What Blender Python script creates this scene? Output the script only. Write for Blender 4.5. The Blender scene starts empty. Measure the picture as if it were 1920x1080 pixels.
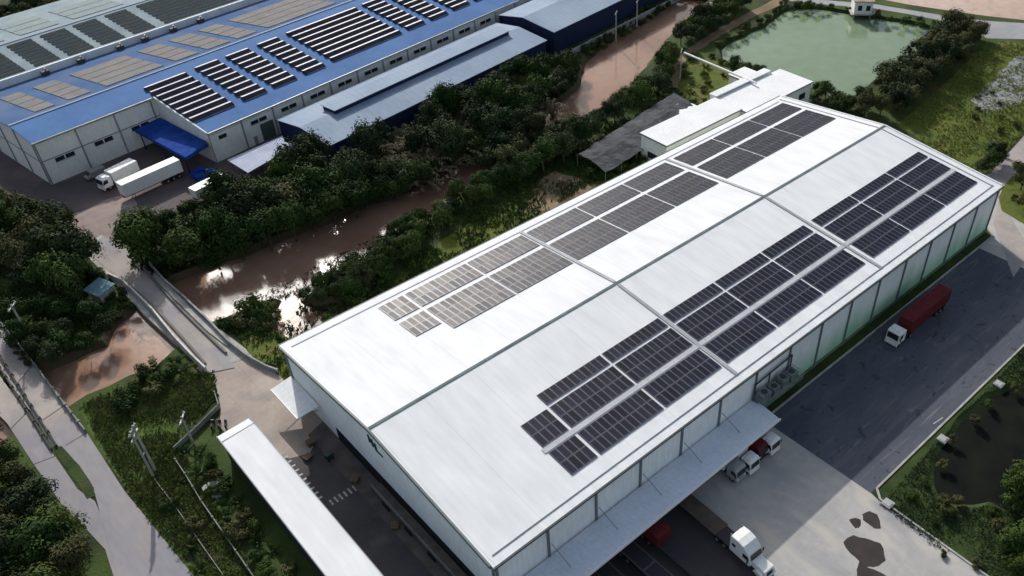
import bpy, bmesh, math, random
from math import sin, cos, radians as R, pi
from mathutils import Vector, Matrix, noise
from mathutils.geometry import tessellate_polygon
random.seed(7)
scn = bpy.context.scene
col = scn.collection
# ------------------------------------------------------------------ camera geometry (metres; x runs along the warehouse, y to its left, z up)
F = 1611.28; PIT = .690337; ROLL = .0086745; YAW = .8259339
CAM = Vector((-29.90, -51.01, 96.557)); CX, CY = 1125.94, 575.57
cp, sp, cw, sw = cos(PIT), sin(PIT), cos(YAW), sin(YAW)
FW = Vector((cw*cp, sw*cp, -sp)); r0 = Vector((sw, -cw, 0)); d0 = FW.cross(r0)
RT = r0*cos(ROLL)+d0*sin(ROLL); DN = -r0*sin(ROLL)+d0*cos(ROLL)
def G(px, py, z=0.0):
    """ground (or height z) point seen at a photo pixel"""
    v = FW*F+RT*(px-CX)+DN*(py-CY); t = (z-CAM.z)/v.z
    return Vector((CAM.x+v.x*t, CAM.y+v.y*t, z))
cam = bpy.data.cameras.new('camera'); co = bpy.data.objects.new('camera', cam); col.objects.link(co)
m = Matrix(((RT.x, -DN.x, -FW.x, CAM.x), (RT.y, -DN.y, -FW.y, CAM.y), (RT.z, -DN.z, -FW.z, CAM.z), (0, 0, 0, 1)))
co.matrix_world = m
cam.sensor_width = 36; cam.lens = 36*F/1920; cam.shift_x = (960-CX)/1920; cam.shift_y = (CY-540)/1920
cam.clip_start = 1; cam.clip_end = 6000
scn.camera = co
scn.view_settings.view_transform = 'Standard'; scn.view_settings.look = 'None'
scn.view_settings.exposure = EXPO = 0.0; scn.view_settings.gamma = 1
# ------------------------------------------------------------------ light
AZ, EL = 68.0, 29.5
sd = bpy.data.lights.new('sun', 'SUN'); sd.energy = 4.2; sd.angle = R(.6); sd.color = (1, .955, .89)
so = bpy.data.objects.new('sun', sd); col.objects.link(so)
dirv = Vector((cos(R(EL))*cos(R(AZ)), cos(R(EL))*sin(R(AZ)), sin(R(EL))))
so.rotation_euler = dirv.to_track_quat('Z', 'Y').to_euler(); so.location = (0, 100, 150)
w = bpy.data.worlds.new('World'); scn.world = w; w.use_nodes = True
nt = w.node_tree; nt.nodes.clear()
def N(nt, t, **k):
    n = nt.nodes.new(t)
    for a, b in k.items():
        if a in n.inputs.keys() if hasattr(n.inputs, 'keys') else False: n.inputs[a].default_value = b
        else: setattr(n, a, b)
    return n
out = N(nt, 'ShaderNodeOutputWorld'); bg = N(nt, 'ShaderNodeBackground'); sky = N(nt, 'ShaderNodeTexSky')
sky.sky_type = 'NISHITA'; sky.sun_disc = False; sky.sun_elevation = R(EL); sky.sun_rotation = R(90-AZ); sky.air_density = 1.2; sky.dust_density = 2.0
tc = N(nt, 'ShaderNodeTexCoord'); ns = N(nt, 'ShaderNodeTexNoise'); ns.inputs['Scale'].default_value = 3.2; ns.inputs['Detail'].default_value = 7
mp = N(nt, 'ShaderNodeMapping'); mp.inputs['Scale'].default_value = (1, 1, 2.2)
rp = N(nt, 'ShaderNodeValToRGB'); rp.color_ramp.elements[0].position = .40; rp.color_ramp.elements[1].position = .62
mx = N(nt, 'ShaderNodeMixRGB')
nt.links.new(tc.outputs['Generated'], mp.inputs[0]); nt.links.new(mp.outputs[0], ns.inputs['Vector']); nt.links.new(ns.outputs['Fac'], rp.inputs[0])
nt.links.new(sky.outputs[0], mx.inputs[1]); mx.inputs[2].default_value = (4.6, 4.9, 5.4, 1)
mul = N(nt, 'ShaderNodeMath', operation='MULTIPLY'); mul.inputs[1].default_value = .75
nt.links.new(rp.outputs[0], mul.inputs[0]); nt.links.new(mul.outputs[0], mx.inputs[0])
# bright thin cloud round the sun
vd = N(nt, 'ShaderNodeVectorMath', operation='DOT_PRODUCT'); nv = N(nt, 'ShaderNodeVectorMath', operation='NORMALIZE')
nt.links.new(tc.outputs['Generated'], nv.inputs[0]); nt.links.new(nv.outputs[0], vd.inputs[0])
h = Vector((cos(R(34))*cos(R(69)), cos(R(34))*sin(R(69)), sin(R(34)))); vd.inputs[1].default_value = h
mr = N(nt, 'ShaderNodeMapRange'); mr.inputs['From Min'].default_value = .972; mr.inputs['From Max'].default_value = 1.0
mr.inputs['To Min'].default_value = 0; mr.inputs['To Max'].default_value = 1; mr.interpolation_type = 'SMOOTHERSTEP'
nt.links.new(vd.outputs['Value'], mr.inputs['Value'])
ad = N(nt, 'ShaderNodeMixRGB', blend_type='ADD'); ad.inputs[2].default_value = (150, 147, 142, 1)
nt.links.new(mx.outputs[0], ad.inputs[1]); 
n5 = N(nt, 'ShaderNodeTexNoise'); n5.inputs['Scale'].default_value = 13; n5.inputs['Detail'].default_value = 6; nt.links.new(nv.outputs[0], n5.inputs['Vector'])
r5_ = N(nt, 'ShaderNodeMapRange'); r5_.inputs['From Min'].default_value = .36; r5_.inputs['From Max'].default_value = .56; nt.links.new(n5.outputs['Fac'], r5_.inputs['Value'])
m5 = N(nt, 'ShaderNodeMath', operation='MULTIPLY'); nt.links.new(mr.outputs[0], m5.inputs[0]); nt.links.new(r5_.outputs[0], m5.inputs[1]); nt.links.new(m5.outputs[0], ad.inputs[0])
nt.links.new(ad.outputs[0], bg.inputs['Color']); bg.inputs['Strength'].default_value = .105
nt.links.new(bg.outputs[0], out.inputs[0])
# ------------------------------------------------------------------ materials
MATS = {}
def mat(name, c, rough=.7, c2=None, scale=1.0, stretch=(1, 1, 1), detail=5, spec=.18, metal=0, bump=0, bscale=None, lo=.35, hi=.65, rand=0, coords='Object',
        stripes=None, hook=None):
    if name in MATS: return MATS[name]
    M = bpy.data.materials.new(name); M.use_nodes = True; t = M.node_tree; b = t.nodes['Principled BSDF']
    b.inputs['Roughness'].default_value = rough; b.inputs['Metallic'].default_value = metal
    b.inputs['Specular IOR Level'].default_value = spec
    c2 = c2 or tuple(x*.86 for x in c)
    tcn = N(t, 'ShaderNodeTexCoord'); mpn = N(t, 'ShaderNodeMapping'); mpn.inputs['Scale'].default_value = stretch
    if coords == 'World':
        gm = N(t, 'ShaderNodeNewGeometry'); t.links.new(gm.outputs['Position'], mpn.inputs[0])
    else: t.links.new(tcn.outputs['Object'], mpn.inputs[0])
    n = N(t, 'ShaderNodeTexNoise'); n.inputs['Scale'].default_value = scale; n.inputs['Detail'].default_value = detail
    t.links.new(mpn.outputs[0], n.inputs['Vector'])
    r = N(t, 'ShaderNodeValToRGB'); r.color_ramp.elements[0].position = lo; r.color_ramp.elements[1].position = hi
    r.color_ramp.elements[0].color = (*c, 1); r.color_ramp.elements[1].color = (*c2, 1)
    t.links.new(n.outputs['Fac'], r.inputs[0]); last = r.outputs[0]
    n2 = N(t, 'ShaderNodeTexNoise'); n2.inputs['Scale'].default_value = scale*9; n2.inputs['Detail'].default_value = 3
    t.links.new(mpn.outputs[0], n2.inputs['Vector'])
    m2 = N(t, 'ShaderNodeMapRange'); m2.inputs['To Min'].default_value = .84; m2.inputs['To Max'].default_value = 1.16
    t.links.new(n2.outputs['Fac'], m2.inputs['Value'])
    hs = N(t, 'ShaderNodeHueSaturation'); t.links.new(last, hs.inputs['Color']); last = hs.outputs[0]
    if rand:
        oi = N(t, 'ShaderNodeObjectInfo'); mr_ = N(t, 'ShaderNodeMapRange'); mr_.inputs['To Min'].default_value = 1-rand; mr_.inputs['To Max'].default_value = 1+rand
        t.links.new(oi.outputs['Random'], mr_.inputs['Value']); ml = N(t, 'ShaderNodeMath', operation='MULTIPLY')
        t.links.new(mr_.outputs[0], ml.inputs[0]); t.links.new(m2.outputs[0], ml.inputs[1]); t.links.new(ml.outputs[0], hs.inputs['Value'])
        hh = N(t, 'ShaderNodeMapRange'); hh.inputs['To Min'].default_value = .5-rand*.06; hh.inputs['To Max'].default_value = .5+rand*.05
        fr = N(t, 'ShaderNodeMath', operation='FRACT'); m7 = N(t, 'ShaderNodeMath', operation='MULTIPLY'); m7.inputs[1].default_value = 7.3
        t.links.new(oi.outputs['Random'], m7.inputs[0]); t.links.new(m7.outputs[0], fr.inputs[0]); t.links.new(fr.outputs[0], hh.inputs['Value'])
        t.links.new(hh.outputs[0], hs.inputs['Hue'])
    else: t.links.new(m2.outputs[0], hs.inputs['Value'])
    if hook: last = hook(t, last, mpn, b)
    if stripes:   # profiled sheet / joints: (axis, period, duty, factor)
        for ax, per, duty, fac in stripes:
            sx = N(t, 'ShaderNodeSeparateXYZ'); t.links.new((gm.outputs['Position'] if coords == 'World' else tcn.outputs['Object']), sx.inputs[0])
            q = N(t, 'ShaderNodeMath', operation='PINGPONG'); q.inputs[1].default_value = per/2; t.links.new(sx.outputs[ax], q.inputs[0])
            g = N(t, 'ShaderNodeMath', operation='LESS_THAN'); g.inputs[1].default_value = per/2*duty; t.links.new(q.outputs[0], g.inputs[0])
            mm = N(t, 'ShaderNodeMixRGB', blend_type='MULTIPLY'); mm.inputs[2].default_value = (fac, fac, fac, 1)
            t.links.new(g.outputs[0], mm.inputs[0]); t.links.new(last, mm.inputs[1]); last = mm.outputs[0]
    t.links.new(last, b.inputs['Base Color'])
    if bump:
        bn = N(t, 'ShaderNodeBump'); bn.inputs['Strength'].default_value = 1; bn.inputs['Distance'].default_value = bump
        n3 = N(t, 'ShaderNodeTexNoise'); n3.inputs['Scale'].default_value = bscale or scale*6; n3.inputs['Detail'].default_value = 4
        t.links.new(mpn.outputs[0], n3.inputs['Vector']); t.links.new(n3.outputs['Fac'], bn.inputs['Height']); t.links.new(bn.outputs[0], b.inputs['Normal'])
    MATS[name] = M; return M
def patch(c, scale, lo, hi, w_=(1, 1, 1), detail=6, dist=0.0):
    """hook: blend a second patch colour by a large noise"""
    def f(t, last, mpn, b):
        n = N(t, 'ShaderNodeTexNoise'); n.inputs['Scale'].default_value = scale; n.inputs['Detail'].default_value = detail; n.inputs['Distortion'].default_value = dist
        gm = N(t, 'ShaderNodeNewGeometry'); mp_ = N(t, 'ShaderNodeMapping'); mp_.inputs['Scale'].default_value = w_; mp_.inputs['Location'].default_value = (3.1, 7.7, 0)
        t.links.new(gm.outputs['Position'], mp_.inputs[0]); t.links.new(mp_.outputs[0], n.inputs['Vector'])
        r = N(t, 'ShaderNodeMapRange'); r.inputs['From Min'].default_value = lo; r.inputs['From Max'].default_value = hi
        t.links.new(n.outputs['Fac'], r.inputs['Value']); x = N(t, 'ShaderNodeMixRGB'); x.inputs[2].default_value = (*c, 1)
        t.links.new(r.outputs[0], x.inputs[0]); t.links.new(last, x.inputs[1]); return x.outputs[0]
    return f
def chain(*fs):
    def f(t, last, mpn, b):
        for g in fs: last = g(t, last, mpn, b)
        return last
    return f
def algae(t, last, mpn, b):
    gm = N(t, 'ShaderNodeNewGeometry'); sx = N(t, 'ShaderNodeSeparateXYZ'); t.links.new(gm.outputs['Position'], sx.inputs[0])
    n = N(t, 'ShaderNodeTexNoise'); n.inputs['Scale'].default_value = .25; n.inputs['Detail'].default_value = 6
    mp_ = N(t, 'ShaderNodeMapping'); mp_.inputs['Scale'].default_value = (1, 1, .25); t.links.new(gm.outputs['Position'], mp_.inputs[0]); t.links.new(mp_.outputs[0], n.inputs['Vector'])
    a = N(t, 'ShaderNodeMath', operation='MULTIPLY_ADD'); a.inputs[1].default_value = -.13; a.inputs[2].default_value = .55; t.links.new(sx.outputs['Z'], a.inputs[0])
    s = N(t, 'ShaderNodeMath', operation='ADD'); t.links.new(a.outputs[0], s.inputs[0]); t.links.new(n.outputs['Fac'], s.inputs[1])
    r = N(t, 'ShaderNodeMapRange'); r.inputs['From Min'].default_value = .25; r.inputs['From Max'].default_value = .95; r.inputs['To Max'].default_value = .95
    xr = N(t, 'ShaderNodeMapRange'); xr.inputs['From Min'].default_value = 44; xr.inputs['From Max'].default_value = 62; t.links.new(sx.outputs['X'], xr.inputs['Value'])
    xm = N(t, 'ShaderNodeMath', operation='MULTIPLY'); t.links.new(r.outputs[0], xm.inputs[0]); t.links.new(xr.outputs[0], xm.inputs[1])
    t.links.new(s.outputs[0], r.inputs['Value']); x = N(t, 'ShaderNodeMixRGB'); x.inputs[2].default_value = (.28, .58, .34, 1)
    t.links.new(xm.outputs[0], x.inputs[0]); t.links.new(last, x.inputs[1]); return x.outputs[0]
W_ = 'World'
roofW = mat('white_roof_sheet', (.73, .742, .755), .9, (.712, .725, .74), .06, (1, .25, 1), coords=W_, spec=.05, stripes=[(0, 8.0, .02, .94), (0, 1.0, .1, .96)], hook=patch((.70, .712, .725), .5, .58, .85, (1, .08, 1)))
roofW2 = mat('white_annex_sheet', (.78, .79, .80), .9, (.72, .73, .74), .2, coords=W_, spec=.05, stripes=[(1, 1.0, .12, .95)])
wallN = mat('pale_wall_sheet', (.80, .86, .90), .7, (.74, .80, .84), .15, (1, 1, .3), coords=W_, stripes=[(1, .8, .15, .94)])
wallR = mat('algae_wall_sheet', (.86, .87, .87), .8, (.80, .81, .81), .15, (1, 1, .3), coords=W_, stripes=[(0, .8, .15, .94)], hook=algae)
darkM = mat('dark_trim', (.055, .065, .07), .5)
greyM = mat('grey_walkway', (.36, .37, .39), .7, (.30, .31, .33), .4)
greyP = mat('pillar_grey', (.16, .19, .20), .6)
ridgeM = mat('ridge_grey', (.09, .12, .125), .9, (.15, .18, .18), .5)
railM = mat('panel_rail', (.18, .18, .21), .45, spec=.6)
def glassnoise(t, last, mpn, b):
    oi = N(t, 'ShaderNodeObjectInfo'); r = N(t, 'ShaderNodeMapRange'); r.inputs['To Min'].default_value = .46; r.inputs['To Max'].default_value = .54
    t.links.new(oi.outputs['Random'], r.inputs['Value']); t.links.new(r.outputs[0], b.inputs['Roughness']); return last
glassM = mat('solar_glass', (.004, .006, .016), .36, (.007, .010, .024), .8, rand=.35, spec=.15, hook=glassnoise)
frameM = mat('panel_frame', (.13, .13, .165), .45, spec=.6)
blueM = mat('blue_roof_sheet', (.036, .118, .31), .8, (.05, .15, .36), .08, coords=W_, spec=.15, hook=patch((.06, .17, .38), .12, .5, .75))
blueB = mat('blue_roof_worn', (.062, .115, .235), .95, (.085, .14, .26), .15, coords=W_, spec=.04, hook=patch((.11, .155, .25), .1, .5, .72))
navyM = mat('navy_sheet', (.014, .022, .06), .8, (.020, .030, .075), .3)
blueC = mat('blue_canopy_sheet', (.012, .045, .22), .9, (.018, .065, .29), .4, spec=.05)
paleB = mat('pale_blue_sheet', (.20, .265, .36), .8, (.235, .305, .405), .12, (1, .4, 1), coords=W_, stripes=[(0, 1.6, .12, .9)], spec=.2, hook=patch((.27, .34, .43), .08, .45, .75))
paleG = mat('pale_grey_green_sheet', (.20, .26, .29), .9, (.26, .32, .345), .12, coords=W_, hook=patch((.17, .23, .28), .2, .5, .8))
facW = mat('factory_wall', (.78, .78, .75), .7, (.70, .70, .67), .3, (1, 1, .4), coords=W_)
winM = mat('window_dark', (.025, .03, .035), .25)
oldP = mat('old_panel', (.15, .145, .155), .95, (.20, .178, .175), .3, coords=W_, hook=patch((.15, .17, .16), .25, .5, .7))
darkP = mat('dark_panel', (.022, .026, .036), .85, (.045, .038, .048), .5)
glareP = mat('panel_glare_face', (.48, .48, .56), .4, (.58, .58, .64), .5)  # pale colour paints the sky glare on the sunward panel face
grassM = mat('grass_ground', (.030, .050, .014), .95, (.055, .085, .020), .12, coords=W_, detail=9, bump=.12, bscale=2.5, hook=chain(patch((.022, .028, .012), .06, .48, .66), patch((.10, .085, .035), .09, .60, .74)))
grassL = mat('lush_grass', (.105, .125, .020), .95, (.065, .10, .018), .2, coords=W_, detail=9, bump=.15, bscale=3, hook=chain(patch((.13, .12, .03), .12, .5, .7, (1, 2.5, 1)), patch((.035, .06, .015), .3, .58, .72)))
grassV = mat('verge_green', (.050, .085, .016), .95, (.075, .11, .022), .2, coords=W_, detail=9, bump=.12, bscale=3, hook=patch((.035, .05, .015), .12, .5, .68))
grassD = mat('dark_grass', (.024, .042, .012), .95, (.042, .066, .016), .3, coords=W_, detail=9, bump=.12, bscale=3, hook=patch((.06, .06, .025), .2, .58, .75))
soilM = mat('brown_soil', (.17, .115, .07), .95, (.25, .19, .12), .15, coords=W_, detail=9, bump=.1, bscale=3)
bankM = mat('muddy_bank', (.06, .045, .028), .95, (.10, .075, .045), .4, coords=W_, detail=8, bump=.1, bscale=3)
redS = mat('red_soil', (.30, .20, .16), .95, (.22, .14, .11), .2, coords=W_)
sandM = mat('pink_sand', (.44, .33, .27), .95, (.52, .41, .35), .05, coords=W_, detail=8, hook=patch((.36, .27, .22), .3, .55, .75))
asphD = mat('dark_asphalt', (.058, .066, .090), .9, (.080, .088, .112), .07, (1, 2.2, 1), coords=W_, detail=8, spec=.3, hook=chain(patch((.095, .10, .115), .07, .52, .70, (.5, 2.0, 1), 9, 2.5), patch((.13, .13, .14), .22, .60, .72, (.25, 2.6, 1), 9, 3.5), patch((.035, .038, .05), .6, .60, .70, (1, 1, 1), 6, 1)))
asphB = mat('factory_asphalt', (.085, .072, .076), .9, (.12, .10, .10), .12, coords=W_, detail=8, hook=patch((.20, .14, .13), .1, .56, .72))
asphG = mat('side_asphalt', (.060, .056, .060), .9, (.085, .08, .082), .2, coords=W_, detail=8, hook=patch((.12, .11, .105), .25, .55, .75))
concY = mat('yard_concrete', (.40, .385, .37), .9, (.33, .325, .32), .1, coords=W_, detail=9, stripes=[(0, 6, .010, .9), (1, 5, .012, .9)], hook=chain(patch((.28, .28, .285), .1, .52, .7, (1, .35, 1), 8, 1.5), patch((.44, .41, .37), .15, .55, .7, (1, .3, 1), 8, 2)))
concR = mat('road_concrete', (.37, .33, .30), .9, (.26, .24, .235), .12, coords=W_, detail=9, hook=chain(patch((.24, .235, .26), .05, .45, .62), patch((.37, .33, .30), .5, .50, .80, (1, .25, 1), 9, 1)))
concA = mat('apron_concrete', (.38, .32, .28), .9, (.30, .25, .22), .15, coords=W_, detail=9, stripes=[(0, 4, .015, .8), (1, 4, .015, .8)], hook=patch((.27, .24, .22), .25, .5, .7))
concK = mat('kerb_concrete', (.40, .39, .36), .9, (.28, .275, .26), .6, coords=W_)
brickP = mat('paving_block', (.27, .21, .19), .9, (.21, .165, .155), .4, coords=W_, detail=8, hook=patch((.33, .27, .24), .15, .5, .7))
whiteP = mat('white_paint', (.80, .80, .79), .4, (.72, .72, .71), 1.5)
whiteM = mat('marking_white', (.50, .50, .48), .8, (.28, .28, .27), 2.5)
redM = mat('red_container', (.15, .022, .026), .8, (.11, .018, .022), .8, stripes=[(0, .5, .3, .75)])
tyreM = mat('tyre_rubber', (.02, .02, .02), .9)
chasM = mat('chassis_dark', (.035, .035, .04), .7)
glassW = mat('cab_glass', (.02, .025, .03), .12, spec=.5)
steelM = mat('galvanised_steel', (.30, .32, .32), .5, (.22, .24, .24), 1, metal=.4)
stainM = mat('wet_stain', (.040, .034, .032), .35, (.055, .045, .042), .5)
netM = mat('shade_net', (.045, .05, .055), .95, (.085, .09, .10), .25, coords=W_, detail=9, bump=.3, bscale=1.2, hook=patch((.03, .035, .035), .35, .5, .7))
def leafmat(name, c, c2, rnd=.3, sc=.35):
    M = mat(name, c, .75, c2, sc, spec=.06, rand=rnd, detail=3, lo=.4, hi=.62); return M
leafA = leafmat('leaf_dark', (.020, .038, .011), (.034, .058, .014))
leafB = leafmat('leaf_mid', (.034, .062, .015), (.056, .084, .020))
leafG = leafmat('leaf_bright', (.085, .125, .026), (.12, .155, .036))
leafC = leafmat('leaf_olive', (.056, .064, .024), (.088, .086, .038))
leafD = leafmat('leaf_brown_frond', (.10, .085, .055), (.17, .14, .095))
leafE = leafmat('leaf_dusk_green', (.024, .040, .018), (.044, .060, .026))
barkM = mat('bark', (.10, .075, .055), .9, (.06, .045, .035), 2)
def watermat(name, c, c2, rough, bd, bs, sc):
    M = mat(name, c, rough, c2, sc, coords=W_, spec=.5, detail=6, bump=bd, bscale=bs); return M
waterC = watermat('muddy_water', (.24, .135, .09), (.31, .19, .135), .11, .02, .6, .06)
waterP = watermat('green_pond_water', (.155, .225, .12), (.185, .25, .155), .12, .006, .8, .03)
waterS = watermat('dark_swamp_water', (.004, .006, .006), (.010, .012, .008), .7, .02, 1.5, .2)
waterS.node_tree.nodes['Principled BSDF'].inputs['Specular IOR Level'].default_value = .05
# ------------------------------------------------------------------ mesh helpers
class MB:
    def __init__(s): s.v = []; s.f = []; s.mi = []
    def add(s, vs, fs, mi=0):
        b = len(s.v); s.v += [tuple(x) for x in vs]; s.f += [tuple(i+b for i in f) for f in fs]; s.mi += [mi]*len(fs); return s
    def box(s, x0, x1, y0, y1, z0, z1, mi=0, M=None):
        vs = [Vector((x, y, z)) for z in (z0, z1) for y in (y0, y1) for x in (x0, x1)]
        if M: vs = [M@v for v in vs]
        return s.add(vs, [(0, 2, 3, 1), (4, 5, 7, 6), (0, 1, 5, 4), (2, 6, 7, 3), (0, 4, 6, 2), (1, 3, 7, 5)], mi)
    def tube(s, a, b, r1, r2=None, n=8, mi=0):
        a = Vector(a); b = Vector(b); r2 = r1 if r2 is None else r2; d = (b-a).normalized(); q = d.orthogonal().normalized(); p = d.cross(q)
        vs = [c+(q*cos(2*pi*i/n)+p*sin(2*pi*i/n))*r for c, r in ((a, r1), (b, r2)) for i in range(n)]
        return s.add(vs, [(i, (i+1) % n, n+(i+1) % n, n+i) for i in range(n)]+[tuple(range(n-1, -1, -1)), tuple(range(n, 2*n))], mi)
    def prism(s, pts, z0, z1, mi=0):
        """pts: plan polygon [(x,y)], z0 bottom; z1 top number or list"""
        n = len(pts); zt = z1 if isinstance(z1, (list, tuple)) else [z1]*n; zb = z0 if isinstance(z0, (list, tuple)) else [z0]*n
        ar = sum(pts[i][0]*pts[(i+1) % n][1]-pts[(i+1) % n][0]*pts[i][1] for i in range(n))
        if ar < 0: pts = pts[::-1]; zt = list(zt)[::-1]; zb = list(zb)[::-1]
        vs = [(p[0], p[1], z) for p, z in zip(pts, zb)]+[(p[0], p[1], z) for p, z in zip(pts, zt)]
        return s.add(vs, [(i, (i+1) % n, n+(i+1) % n, n+i) for i in range(n)]+[tuple(range(n-1, -1, -1)), tuple(range(n, 2*n))], mi)
    def mesh(s, name, mats):
        me = bpy.data.meshes.new(name); me.from_pydata(s.v, [], s.f)
        for M in (mats if isinstance(mats, (list, tuple)) else [mats]): me.materials.append(M)
        if len(set(s.mi)) > 1: me.polygons.foreach_set('material_index', s.mi)
        me.update(); return me
    def build(s, name, mats, parent=None, bevel=0):
        o = bpy.data.objects.new(name, s.mesh(name, mats)); col.objects.link(o)
        if parent is not None: o.parent = parent
        if bevel:
            b = o.modifiers.new('bevel', 'BEVEL'); b.width = bevel; b.segments = 2; b.limit_method = 'ANGLE'
        return o
def tag(o, label=None, cat=None, group=None, kind=None):
    if label: o['label'] = label
    if cat: o['category'] = cat
    if group: o['group'] = group
    if kind: o['kind'] = kind
    return o
def empty(name, loc, rz=0, label=None, cat=None, group=None):
    o = bpy.data.objects.new(name, None); col.objects.link(o); o.location = loc; o.rotation_euler = (0, 0, rz); o.empty_display_size = .5
    return tag(o, label, cat, group)
def clone(o, parent=None):
    c = o.copy(); col.objects.link(c); c.parent = parent
    for ch in list(o.children): clone(ch, c)
    return c
def polymesh(polys, z):
    """tessellated flat polygon with holes -> MB"""
    vv = [[Vector((p[0], p[1], 0)) for p in P] for P in polys]
    tr = tessellate_polygon(vv); flat = [p for P in vv for p in P]; mb = MB()
    fs = []
    for t in tr:
        a, b, c = (flat[i] for i in t)
        fs.append(t if (b-a).cross(c-a).z > 0 else t[::-1])
    mb.add([(p.x, p.y, z) for p in flat], fs); return mb
def smooth_poly(P, it=2):
    for _ in range(it):
        Q = []
        for i in range(len(P)):
            a, b = P[i], P[(i+1) % len(P)]
            Q += [(a[0]*.75+b[0]*.25, a[1]*.75+b[1]*.25), (a[0]*.25+b[0]*.75, a[1]*.25+b[1]*.75)]
        P = Q
    return P
def ragged(P, amp, step=2.0, seed=0):
    Q = []
    for i in range(len(P)):
        a = Vector(P[i]); b = Vector(P[(i+1) % len(P)]); L = (b-a).length; n = max(1, int(L/step)); d = (b-a).normalized() if L > 0 else Vector((1, 0)); nn = Vector((-d.y, d.x))
        for k in range(n):
            q = a+(b-a)*k/n; q = q+nn*amp*(noise.noise(Vector((q.x*.35, q.y*.35, seed)))*1.6+noise.noise(Vector((q.x*1.1, q.y*1.1, seed+5)))*.6); Q.append((q.x, q.y))
    return Q
def pxpoly(L, z=0): return [tuple(G(x, y, z)[:2]) for x, y in L]
def sheet(name, poly, z, M, kind='structure', amp=0, **k):
    if amp: poly = ragged(poly, amp, 1.5, len(poly))
    o = polymesh([poly], z).build(name, M); tag(o, kind=kind, **k); return o
def inpoly(x, y, P):
    c = False; j = len(P)-1
    for i in range(len(P)):
        xi, yi = P[i]; xj, yj = P[j]
        if (yi > y) != (yj > y) and x < (xj-xi)*(y-yi)/(yj-yi)+xi: c = not c
        j = i
    return c
# ------------------------------------------------------------------ ground, canal, pond
canal_R = [(1330, 0), (1262, 60), (1215, 120), (1150, 195), (1090, 222), (1035, 250), (985, 300), (930, 335), (870, 362), (800, 405), (745, 446), (690, 480), (650, 512), (600, 540), (568, 566), (600, 578), (645, 562), (700, 535), (690, 580), (630, 625), (545, 640), (508, 612), (512, 590), (528, 568), (490, 572), (440, 592), (395, 610), (330, 655), (290, 692), (200, 728), (130, 762), (70, 790)]
canal_L = [(1270, 0), (1205, 36), (1140, 82), (1100, 120), (1085, 170), (1000, 225), (900, 285), (800, 345), (700, 385), (600, 425), (500, 465), (400, 503), (330, 530), (240, 595), (200, 650), (110, 690), (60, 705)]
WZ = -1.2
cR = pxpoly(canal_R, WZ); cL = pxpoly(canal_L, WZ)
cR = [(420, 300)]+cR+[(-60, 70), (-200, 30)]; cL = [(412, 312)]+cL+[(-60, 90), (-210, 50)]
canal = ragged(cR+cL[::-1], .7, 2.5, 3)
pond_px = [(1353, 90), (1390, 72), (1433, 53), (1467, 25), (1487, 17), (1540, 18), (1580, 25), (1647, 37), (1707, 45), (1753, 58), (1747, 77), (1713, 97), (1680, 123), (1640, 150), (1620, 168), (1597, 182), (1580, 188), (1552, 182), (1520, 165), (1470, 158), (1425, 148), (1400, 137), (1375, 125), (1353, 110)]
pond = ragged(smooth_poly(pxpoly(pond_px, -.9), 1), .45, 2.5, 9)
swamp_px = [(1830, 760), (1925, 720), (2000, 760), (1960, 860), (1905, 960), (1840, 940), (1770, 945), (1745, 900), (1760, 850)]
swamp = ragged(smooth_poly(pxpoly(swamp_px, -.5), 1), .5, 2, 4)
def offset(P, d):
    n = len(P); ar = sum(P[i][0]*P[(i+1) % n][1]-P[(i+1) % n][0]*P[i][1] for i in range(n)); s = 1 if ar > 0 else -1; Q = []
    for i in range(n):
        a = Vector(P[i-1]); c = Vector(P[(i+1) % n]); t = (c-a).normalized(); Q.append((P[i][0]+t.y*d*s, P[i][1]-t.x*d*s))
    return Q
hc, hp, hs_ = offset(canal, 1.0), offset(pond, .8), offset(swamp, .9)
tag(polymesh([[(-3500, -3500), (3500, -3500), (3500, 3500), (-3500, 3500)], hc, hp, hs_], 0).build('ground', grassM), kind='structure')
def bank(name, hole, line, z, M):
    inn = offset(line, -1.2); n = len(hole); mb = MB()
    mb.add([(p[0], p[1], 0) for p in hole]+[(p[0], p[1], z) for p in line]+[(p[0], p[1], z-.8) for p in inn],
           [(i, (i+1) % n, n+(i+1) % n, n+i) for i in range(n)]+[(n+i, n+(i+1) % n, 2*n+(i+1) % n, 2*n+i) for i in range(n)])
    tag(mb.build(name, M), kind='structure')
bank('canal_bank', hc, canal, WZ, bankM); bank('pond_bank', hp, pond, -.9, grassD); bank('swamp_bank', hs_, swamp, -.5, grassD)
tag(polymesh([offset(canal, .35)], WZ+.02).build('canal_water', waterC), kind='structure')
tag(polymesh([offset(pond, .3)], -.88).build('pond_water', waterP), kind='structure')
tag(polymesh([offset(swamp, .3)], -.48).build('swamp_water', waterS), kind='structure')
# factory frame
UA = R(9.0); U = Vector((cos(UA), sin(UA), 0)); V = Vector((-sin(UA), cos(UA), 0)); FO = Vector((21.7, 130.6, 0))
def uv(u, v, z=0): p = FO+U*u+V*v; return Vector((p.x, p.y, z))
def uv2(u, v): return tuple(uv(u, v)[:2])
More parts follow.
